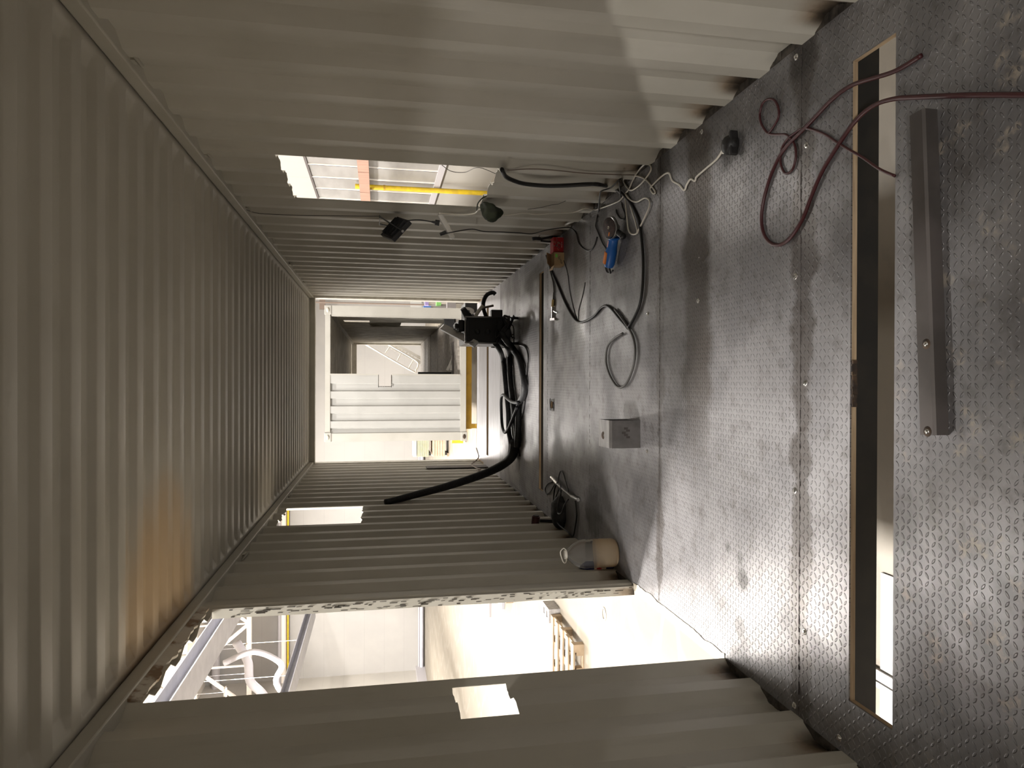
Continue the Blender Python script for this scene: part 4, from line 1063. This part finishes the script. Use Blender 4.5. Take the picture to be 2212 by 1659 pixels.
text_part('IEMETO', zt_*.17, 'pink', t, (0, -.0008, zt_*.20), (PI/2, 0, 0))
xa, xb, y_, zt_ = fbox(1197.5, 1219, 545.5, 574, .1); w = xb-xa
t = thing('cardboard_screw_box', 'brown cardboard box with a green sticker and handwriting, flap open', 'box', ((xa+xb)/2, y_+.003, 0))
m = MB(); m.box(-w/2, w/2, 0, .003, 0, zt_); m.box(-w/2, w/2, .10, .103, 0, zt_); m.box(-w/2, -w/2+.003, .003, .10, 0, zt_); m.box(w/2-.003, w/2, .003, .10, 0, zt_); m.box(-w/2, w/2, .003, .10, 0, .003); m.build('carton', 'card', t)
m = MB(); m.faces([(-w/2, .1, zt_), (w/2, .1, zt_), (w/2, .03, zt_+.055), (-w/2+.02, .03, zt_+.050)], [(0, 1, 2, 3)]); o = m.build('flap', 'card', t); solid(o, .002, 0)
m = MB(); m.faces([(-w/2, .0, zt_), (-w/2, .1, zt_), (-w/2-.03, .09, zt_+.02), (-w/2-.035, .02, zt_+.01)], [(0, 1, 2, 3)]); o = m.build('flap', 'cardl', t); solid(o, .002, 0)
m = MB(); m.box(w*.12, w*.38, -.0012, 0, zt_*.68, zt_*.88); m.build('green_sticker', 'green', t)
text_part('45x72', zt_*.30, 'ink', t, (-w*.08, -.0008, zt_*.38), (PI/2, math.radians(-25), 0), 'handwriting')
# black clamp by the boxes
q = PZ(1215, 507); t = thing('grip_clamp', 'black hand clamp leaning in the wall corner above the red box', 'clamp', (q.x-.02, q.y+.03, 0))
def Lq(px, py, y): return PY(px, py, y)-t.location
yy = t.location.y+.03
m = MB(); m.tube([Lq(1150, 516, yy), Lq(1158, 515, yy), Lq(1168, 516, yy)], .014, 8, sub=2); m.build('jaw', 'blackp', t)
m = MB(); m.tube([Lq(1165, 517, yy), Lq(1180, 514, yy), Lq(1200, 510, yy), Lq(1214, 508, yy)], .010, 8); m.tube([Lq(1168, 520, yy), Lq(1185, 522, yy), Lq(1200, 521, yy)], .008, 8); m.build('handle', 'blackp', t)
m = MB(); m.tube([Lq(1163, 512, yy), Lq(1168, 504, yy), Lq(1176, 501, yy)], .007, 8); m.build('pivot', 'chrome', t)
m = MB(); a = PZ(1240, 476, .02); b = a+Vector((0, .16, .03)); m.cyl(a, b, .012, n=12); tag(m.build('white_tube', 'strip'), 'short pale plastic tube in the wall corner beyond the white cable', 'tube')
# earth clamp
a = PZ(1196, 648); t = thing('earth_clamp', 'brass and steel earth clamp on the floor next to the far slot', 'earth clamp', (a.x, a.y, 0))
def Lf(px, py, z=.012): return PZ(px, py, z)-t.location
m = MB(); m.cyl(Lf(1195, 647, .014), Lf(1194, 662, .014), .012, n=12); m.build('screw_terminal', 'brass', t)
m = MB(); m.box(-.05, .06, -.012, -.002, .0, .012); m.build('cross_pin', 'chrome', t)
m = MB(); m.beam(Lf(1194, 662), Lf(1194, 688), .018, .02); m.beam(Lf(1190, 690), Lf(1200, 689), .02, .02); m.beam(Lf(1196, 672), Lf(1204, 676), .008, .01); m.build('jaws', 'chrome', t)
m = MB(); m.tube([Lf(1187, 572, .008), Lf(1190, 590, .008), Lf(1195, 610, .008), Lf(1197, 630, .008), Lf(1195, 647, .012)], .0065, 8); m.build('lead', 'greyc', t)

# ------------------------------------------------------------------ open steel box piece
a = PZ(1383, 967); b = PZ(1383, 908); zt_ = PY(1318, 937, a.y).z; w = b.x-a.x; dp = .20
t = thing('open_steel_box', 'square bent-steel box open at one side standing on the floor plates', 'steel box', (a.x, a.y, 0), math.radians(1))
m = MB()
pr = [(0, 0), (0, zt_-.012), (.004, zt_-.004), (.012, zt_), (dp, zt_)]
for sgn in (0,):
    vs = []
    for (yy, zz) in pr: vs += [(0, yy, zz), (w, yy, zz)]
    m.faces(vs, [(2*i, 2*i+1, 2*i+3, 2*i+2) for i in range(len(pr)-1)], None)
m.faces([(0, 0, 0), (0, dp, 0), (0, dp, zt_), (0, .01, zt_), (0, 0, zt_-.01)], [(0, 1, 2, 3, 4)], None)
m.faces([(0, dp, 0), (w, dp, 0), (w, dp, zt_), (0, dp, zt_)], [(0, 1, 2, 3)], None)
m.faces([(0, .001, .001), (w, .001, .001), (w, dp, .001), (0, dp, .001)], [(0, 1, 2, 3)], None)
o = m.build('folded_sheet', 'steel', t); solid(o, .004, 0)
m = MB(); pts = [(w*.42+.022*math.cos(PI*k/9)*(1 if k < 10 else .6), dp*.55+.035*math.sin(PI*k/9)) for k in range(10)]+[(w*.42-.012, dp*.50), (w*.42, dp*.56), (w*.42+.012, dp*.50)]
m.prism(pts, zt_+.002, zt_+.0032); m.build('crescent_hole', 'char', t)
m = MB()
for i in range(5):
    m.box(w*(.35+.08*i), w*(.35+.08*i)+.012, -.0032, -.002, zt_*(.35+.07*(i % 3)), zt_*(.36+.07*(i % 3))+.02)
m.build('scuff_mark', 'dsteel', t)

# ------------------------------------------------------------------ flat bar in the foreground
t = thing('steel_bar_offcut', 'long dark steel channel bar lying on the floor in front of the near slot', 'steel bar', (0, 0, 0))
h = .042
A0 = PZ(2050, 940); B0 = PZ(2025, 236); A1 = PZ(2002, 946, h); B1 = PZ(1976, 250, h)
wd = .052
m = MB()
dirv = Vector((B0.x-A0.x, B0.y-A0.y, 0)); Lb = dirv.length; dirv.normalize(); nv = Vector((-dirv.y, dirv.x, 0))
if nv.y < 0: nv = -nv
sec = [(0, 0), (wd, 0), (wd, h-.003), (wd-.003, h), (.006, h), (.0, h-.006)]
pl = Vector((A0.x, A0.y, .0005))
vs = [pl+nv*s+Vector((0, 0, z)) for s, z in sec]+[pl+dirv*Lb+nv*s+Vector((0, 0, z)) for s, z in sec]
n = len(sec); m.faces(vs, [tuple(range(n)), tuple(range(2*n-1, n-1, -1))]+[(i, (i+1) % n, n+(i+1) % n, n+i) for i in range(n)], None)
m.build('bar', 'dsteel', t)
for px, py in ((2001, 743), (2004, 932)):
    q = PZ(px, py, h); m = MB(); m.lathe([(.007, 0), (.007, .003), (.004, .005), (.0001, .005)], c=(q.x, q.y, h), n=14); r_ = m.build('rivet', 'chrome', t)
    m = MB(); m.lathe([(.014, .0001), (.014, .0006), (.0001, .0007)], c=(q.x, q.y, h), n=14); m.build('burnt_ring', 'char', r_)

# ------------------------------------------------------------------ bottle and things at the left wall
yj = 4.04+.092; cx = PY(1300, 1194.5, yj).x; zt_ = PY(1222, 1194, yj).z
t = thing('water_jug', 'large clear plastic bottle with amber liquid standing by the door jamb', 'bottle', (cx, yj, 0)); R = .088
H = zt_
m = MB(); m.lathe([(.0001, .006), (.05, .003), (.072, .001), (.084, .012), (R, .03), (R, H*.34), (R-.003, H*.36), (R, H*.38), (R, H*.52), (R-.003, H*.54), (R, H*.56), (R, H*.66), (.080, H*.76), (.060, H*.87), (.036, H*.95), (.024, H*.98), (.022, H*1.02)], n=40); m.build('bottle_body', 'pet', t)
m = MB(); m.lathe([(.0001, .010), (.07, .006), (.080, .016), (R-.006, .032), (R-.006, H*.40), (.0001, H*.40)], n=40); m.build('liquid', 'liq', t)
m = MB(); m.lathe([(.027, H*.985), (.027, H*1.03), (.0001, H*1.03)], n=20); m.build('screw_cap', 'whitec', t)
m = MB(); m.tube([(-.024, 0, H*.985), (-.046, -.01, H*1.01), (-.036, -.02, H*1.07), (.02, -.02, H*1.12), (.042, -.01, H*1.05), (.024, 0, H*.985)], .0035, 8); m.build('carry_handle', 'whitec', t)
m = MB(); 
for i in range(20):
    a = -.2*PI-PI*.9*i/20; b = -.2*PI-PI*.9*(i+1)/20; r = R+.0008
    m.faces([(r*math.cos(a), r*math.sin(a), H*.42), (r*math.cos(b), r*math.sin(b), H*.42), (r*math.cos(b), r*math.sin(b), H*.62), (r*math.cos(a), r*math.sin(a), H*.62)], [(0, 1, 2, 3)])
m.bm.free()
q = PY(1280, 1221, 4.20)
t = thing('spray_bottle', 'dark blue bottle with a red and white label hidden behind the big clear bottle', 'bottle', (q.x, 4.20, 0)); 
zb0 = PY(1305, 1228, 4.2).z; zt1 = PY(1255, 1226, 4.2).z
m = MB(); m.lathe([(.034, 0), (.036, .008), (.036, zt1*.85), (.020, zt1), (.012, zt1*1.08), (.0001, zt1*1.08)], n=24); m.build('bottle_body', 'violet', t)
M['dkblue'] = mat('dark_blue_plastic', (.008, .010, .07), .35); t.children[0].data.materials[0] = M['dkblue']
m = MB(); m.lathe([(.0365, zt1*.25), (.0368, zt1*.26), (.0368, zt1*.62), (.0365, zt1*.63)], n=24); m.build('label', 'cardl', t)
m = MB(); m.lathe([(.0370, zt1*.40), (.0371, zt1*.55)], n=24); m.build('red_stripe', 'red', t)
# torch, cable coil, bag
a = PZ(1215, 1105); t = thing('welding_bag', 'black bundle with coiled cables lying against the left wall', 'tool bundle', (a.x, a.y, 0))
m = MB(); n1, n2 = 28, 16; vs = []
for i in range(n2+1):
    th = PI*.5*i/n2
    for k in range(n1):
        ph = 2*PI*k/n1; rr = math.cos(th)**.6 if th < PI/2-1e-4 else 0
        v = Vector((math.cos(ph)*rr*.13, math.sin(ph)*rr*.11, .09*math.sin(th)))
        v *= 1+.22*noise.noise(v*14); v.z = max(v.z, 0); vs.append(v)
m.faces(vs, [(i*n1+k, i*n1+(k+1) % n1, (i+1)*n1+(k+1) % n1, (i+1)*n1+k) for i in range(n2) for k in range(n1)], None, True); m.build('bundle', 'cloth' if False else 'hose', t, merge=.0005)
def lp_(pts, r, mm, nm='coil'):
    m = MB(); m.tube([PZ(px, py, z)-t.location for px, py, z in pts], r, 8); m.build(nm, mm, t)
lp_([(1243, 1082, .01), (1246, 1110, .01), (1243, 1135, .01), (1238, 1158, .02), (1228, 1150, .04), (1205, 1130, .06), (1197, 1100, .05), (1196, 1075, .03), (1200, 1050, .02), (1208, 1045, .03), (1212, 1060, .05), (1206, 1085, .08), (1205, 1108, .09), (1213, 1108, .10), (1220, 1090, .09), (1228, 1078, .06)], .006, 'rubber')
lp_([(1193, 1041, .01), (1184, 1045, .01), (1178, 1056, .01), (1181, 1067, .01), (1189, 1062, .01), (1196, 1050, .02), (1202, 1043, .03), (1207, 1055, .03), (1200, 1075, .03), (1192, 1095, .01), (1193, 1120, .01), (1200, 1140, .01)], .005, 'rubber')
lp_([(1228, 1062, .03), (1222, 1040, .01), (1217, 1022, .01), (1212, 1017, .01), (1208, 1026, .01), (1206, 1045, .03), (1212, 1070, .05)], .005, 'rubber')
t = thing('welding_torch', 'steel welding torch lying across the black bundle by the left wall', 'welding torch', tuple(PZ(1220, 1056, .03)))
def Lt(px, py, z): return PZ(px, py, z)-t.location
m = MB(); m.tube([Lt(1203, 1045, .035), Lt(1215, 1056, .035), Lt(1235, 1073, .02)], .011, 10); m.build('tube', 'steel', t)
m = MB(); m.cyl(Lt(1191, 1031, .03), Lt(1204, 1045, .035), .013, .015, n=12); m.build('nozzle', 'chrome', t)
m = MB(); m.cyl(Lt(1235, 1073, .02), Lt(1249, 1080, .018), .016, .013, n=12); m.build('handle', 'guard', t)
a = PZ(1202, 1128); yh = a.y+.02
t = thing('hammer', 'dark red headed hammer standing upright against the left wall', 'hammer', (PY(1190, 1126, yh).x, yh, 0))
def Lh_(px, py): return PY(px, py, yh)-t.location
m = MB(); m.cyl((Lh_(1200, 1126).x, 0, 0), Lh_(1166, 1125), .012, .014, n=12); m.build('shaft', 'blackp', t)
c_ = Lh_(1157, 1126); m = MB(); m.cyl(c_+Vector((-.035, 0, .006)), c_+Vector((.040, 0, -.004)), .032, .034, n=16); hd = m.build('head', 'redc', t)
m = MB(); m.cyl(c_+Vector((.040, 0, -.004)), c_+Vector((.050, 0, -.004)), .026, n=16); m.build('face', 'dsteel', hd)

# ------------------------------------------------------------------ welding machine
yw = 7.22
q = PY(1117, 715, yw)
t = thing('welding_machine', 'black welding machine on its trolley at the far end of the container', 'welding machine', (0, yw, 0))
def Lw(px, py, y=yw): return PY(px, py, y)-Vector((0, yw, 0))
x0 = Lw(1050, 743).x; x1 = Lw(1050, 690).x; xs = Lw(1050, 684).x; z0_ = Lw(1088, 715).z; z1_ = Lw(1006, 715).z
m = MB(); m.box(x0, x1+.03, 0, .62, z0_, z1_, bev=.012); m.build('case', 'blackp', t)
m = MB(); m.box(x1+.0301, x1+.036, .03, .58, z0_+.03, z1_-.03); m.build('side_panel', 'brown', t)
m = MB(); m.box(x0+.03, x1, -.004, 0, z0_+.11, z1_-.04); pn = m.build('front_panel', 'rubber', t)
for zz in (z0_+.17, z0_+.28):
    m = MB(); m.lathe([(.028, 0), (.026, .016), (.0001, .018)], n=18, mtx=Matrix.Rotation(PI/2, 4, 'X'), c=((x0+x1)/2, -.004, zz)); m.build('knob', 'blackp', pn)
m = MB(); m.tube([(x0+.01, -.02, z0_), (x0+.01, -.03, z1_+.01), (x1+.02, -.03, z1_+.01), (x1+.02, -.02, z0_)], .010, 8, sub=1); m.build('frame_bar', 'guard', t)
m = MB(); m.box(x0-.01, x1+.04, -.04, .66, .10, .13); m.build('trolley_tray', 'dsteel', t)
m = MB(); m.tube([(x0, -.03, .13), (x0, -.03, z0_), ], .010, 8, sub=1); m.tube([(x1+.03, -.03, .13), (x1+.03, -.03, z0_)], .010, 8, sub=1); m.tube([(x0, .62, .13), (x0, .62, z0_)], .010, 8, sub=1); m.tube([(x1+.03, .62, .13), (x1+.03, .62, z0_)], .010, 8, sub=1); m.build('post', 'dsteel', t)
m = MB(); m.box(x0+.05, x1+.0, .1, .5, .13, z0_-.002); m.build('cooling_unit', 'dsteel', t)
for x in (x0+.01, x1+.02):
    m = MB(); m.cyl((x-.012, .02, .04), (x+.012, .02, .04), .04, n=18); m.build('castor', 'rubber', t)
    m = MB(); m.cyl((x-.02, .60, .10), (x+.02, .60, .10), .10, n=24); m.build('wheel', 'rubber', t)
m = MB(); m.box(x0+.13, x1, .08, .5, z1_, z1_+.07, bev=.02); m.box(x0+.16, x1-.04, .05, .25, z1_+.07, z1_+.11, bev=.02); m.build('wire_feeder', 'blackp', t)
m = MB(); m.cyl((x1+.02, .05, z1_-.04), (x1+.02+.09, .02, z1_+.03), .045, .030, n=14); m.build('connector', 'blackp', t)
m = MB(); m.tube([Lw(1026, 688, yw+.05), Lw(1030, 678, yw+.05), Lw(1037, 668, yw+.1), Lw(1044, 660, yw+.1)], .020, 10); m.build('sleeve', 'whitec', t)
m = MB(); m.tube([Lw(1034, 672, yw+.1), Lw(1042, 666, yw+.1), Lw(1052, 663, yw+.1), Lw(1066, 660, yw+.1)], .012, 8); m.build('gun_handle', 'brown', t)
m = MB(); m.tube([Lw(1050, 684, yw+.3), Lw(1044, 665, yw+.25), Lw(1045, 650, yw+.2), Lw(1052, 637, yw+.15), Lw(1064, 632, yw+.15), Lw(1070, 636, yw+.15)], .022, 10); m.build('gun_hose', 'hose', t)
random.seed(11)
m = MB()
for i in range(9):
    p = [Vector((random.uniform(x0, x1+.05), -.06+random.uniform(-.04, .04), random.uniform(.05, z0_+.1))) for _ in range(4)]; m.tube(p, .007, 6)
m.build('loose_cables', 'rubber', t)
m = MB(); m.box(x1+.02, x1+.10, -.05, .06, .18, .30, bev=.01); m.box(x0+.04, x0+.16, -.09, -.01, z0_-.06, z0_+.05, bev=.01); m.build('cable_hook', 'blackp', t)
# board leaning behind the machine
m = MB(); a = PY(957, 707, 7.60); b = PY(1028, 744, 7.17); m.beam(a, b, .075, .03, up=(0, 1, .2)); tag(m.build('wooden_board', 'blockl'), 'pale worn board leaning on top of the welding machine', 'board')
# hoses from the machine to the left wall
def hose(pts, r, lb, rf=None):
    m = MB(); m.tube(pts, r, 12, sub=5, rf=rf); tag(m.build('black_hose', 'hose'), lb, 'hose')
hose([PY(1070, 742, yw-.02), PY(1080, 757, 7.4)]+FL([(1086, 775), (1090, 805), (1094, 850), (1098, 890), (1099, 930), (1104, 962), (1101, 985)], .030), .028, 'black sleeved hose farthest from the viewer, from machine towards left wall')
hose([PY(1088, 742, yw-.02), PY(1096, 750, 7.2)]+FL([(1100, 765), (1101, 790), (1103, 825), (1108, 865), (1113, 905), (1116, 945), (1113, 975)], .032), .030, 'middle black sleeved hose lying between the two others')
hose([PY(1083, 720, yw-.06), PY(1094, 736, 7.05)]+FL([(1110, 756), (1122, 778), (1129, 805), (1133, 832), (1130, 855), (1122, 872), (1120, 900), (1119, 935), (1117, 965)], .036), .033, 'nearest and thickest black sleeved hose bowing towards the viewer')
hose(FL([(1119, 870), (1108, 869), (1097, 862), (1088, 853), (1083, 860), (1083, 890), (1085, 920), (1090, 934), (1098, 926), (1108, 903), (1117, 880)], .020, .055), .017, 'thin black hose loop lying over the three thick hoses')
pts = FL([(1112, 955), (1106, 985)], .05); ppx = [(1086, 1004, 7.40), (1052, 1021, 7.30), (1005, 1038, 7.18), (950, 1055, 7.06), (900, 1068, 6.96), (862, 1078, 6.88), (832, 1085, 6.82)]
hose(pts+[PY(a, b, y) for a, b, y in ppx], .052, 'bundled black hoses rising from the floor to the left wall by the small window', rf=lambda u: 1.0-.42*u)
cable('black_cable', FL([(1120, 745), (1135, 750), (1141, 770), (1138, 800), (1134, 850), (1130, 890), (1118, 925), (1112, 945), (1118, 965), (1122, 985)], .012), .009, 'rubber', 'thin black cable running beside the thick hoses on the viewer side')
cable('brown_cable', [PZ(1029, 968, .01), PZ(1032, 978, .01), PZ(1034, 987, .02), PX(1028, 995, -1.165), PX(1018, 1003, -1.165), PX(1027, 1010, -1.16), PX(1038, 1014, -1.165), PX(1030, 1016, -1.165), PX(1042, 1018, -1.165)], .008, 'brown', 'brown cable hooked on the far end of the left wall')
m = MB(); m.box(-1.186, -1.178, 9.27, 9.50, .26, .82); m.bm.free()
a = PX(921, 1012, -1.172); b = PX(1010, 1018, -1.172)
m = MB(); m.box(-1.172, -1.160, 9.28, 9.50, .0, .82); tag(m.build('steel_plate', 'dsteel'), 'narrow dark steel plate leaning on the left wall near the far end', 'plate')
# black cabinet outside the far end
q0 = PY(1000, 690, 10.9); q1 = PY(1030, 653, 10.9)
t = thing('black_cabinet', 'black boxy device outside the far end at the right post', 'cabinet', (0, 10.9, 0))
m = MB(); m.box(q0.x, q1.x, 0, .5, HZ, q0.z-.03, bev=.02); m.build('body', 'blackp', t)
c_ = PY(1011, 672, 10.85)-Vector((0, 10.9, 0))
m = MB(); m.lathe([(.075, 0), (.07, .03), (.0001, .045)], n=24, mtx=Matrix.Rotation(PI/2, 4, 'X') @ Matrix.Diagonal((.8, 1.35, 1, 1)), c=c_+Vector((0, .05, 0))); m.build('visor', 'lens', t)
m = MB(); m.lathe([(.072, .0), (.080, .01), (.072, .02)], n=24, mtx=Matrix.Rotation(PI/2, 4, 'X') @ Matrix.Diagonal((.8, 1.35, 1, 1)), c=c_+Vector((0, .03, 0))); m.build('rim', 'guard', t)
m = MB(); m.box(c_.x-.05, c_.x-.02, -.02, .02, c_.z-.12, c_.z-.09); m.build('latch', 'chrome', t)
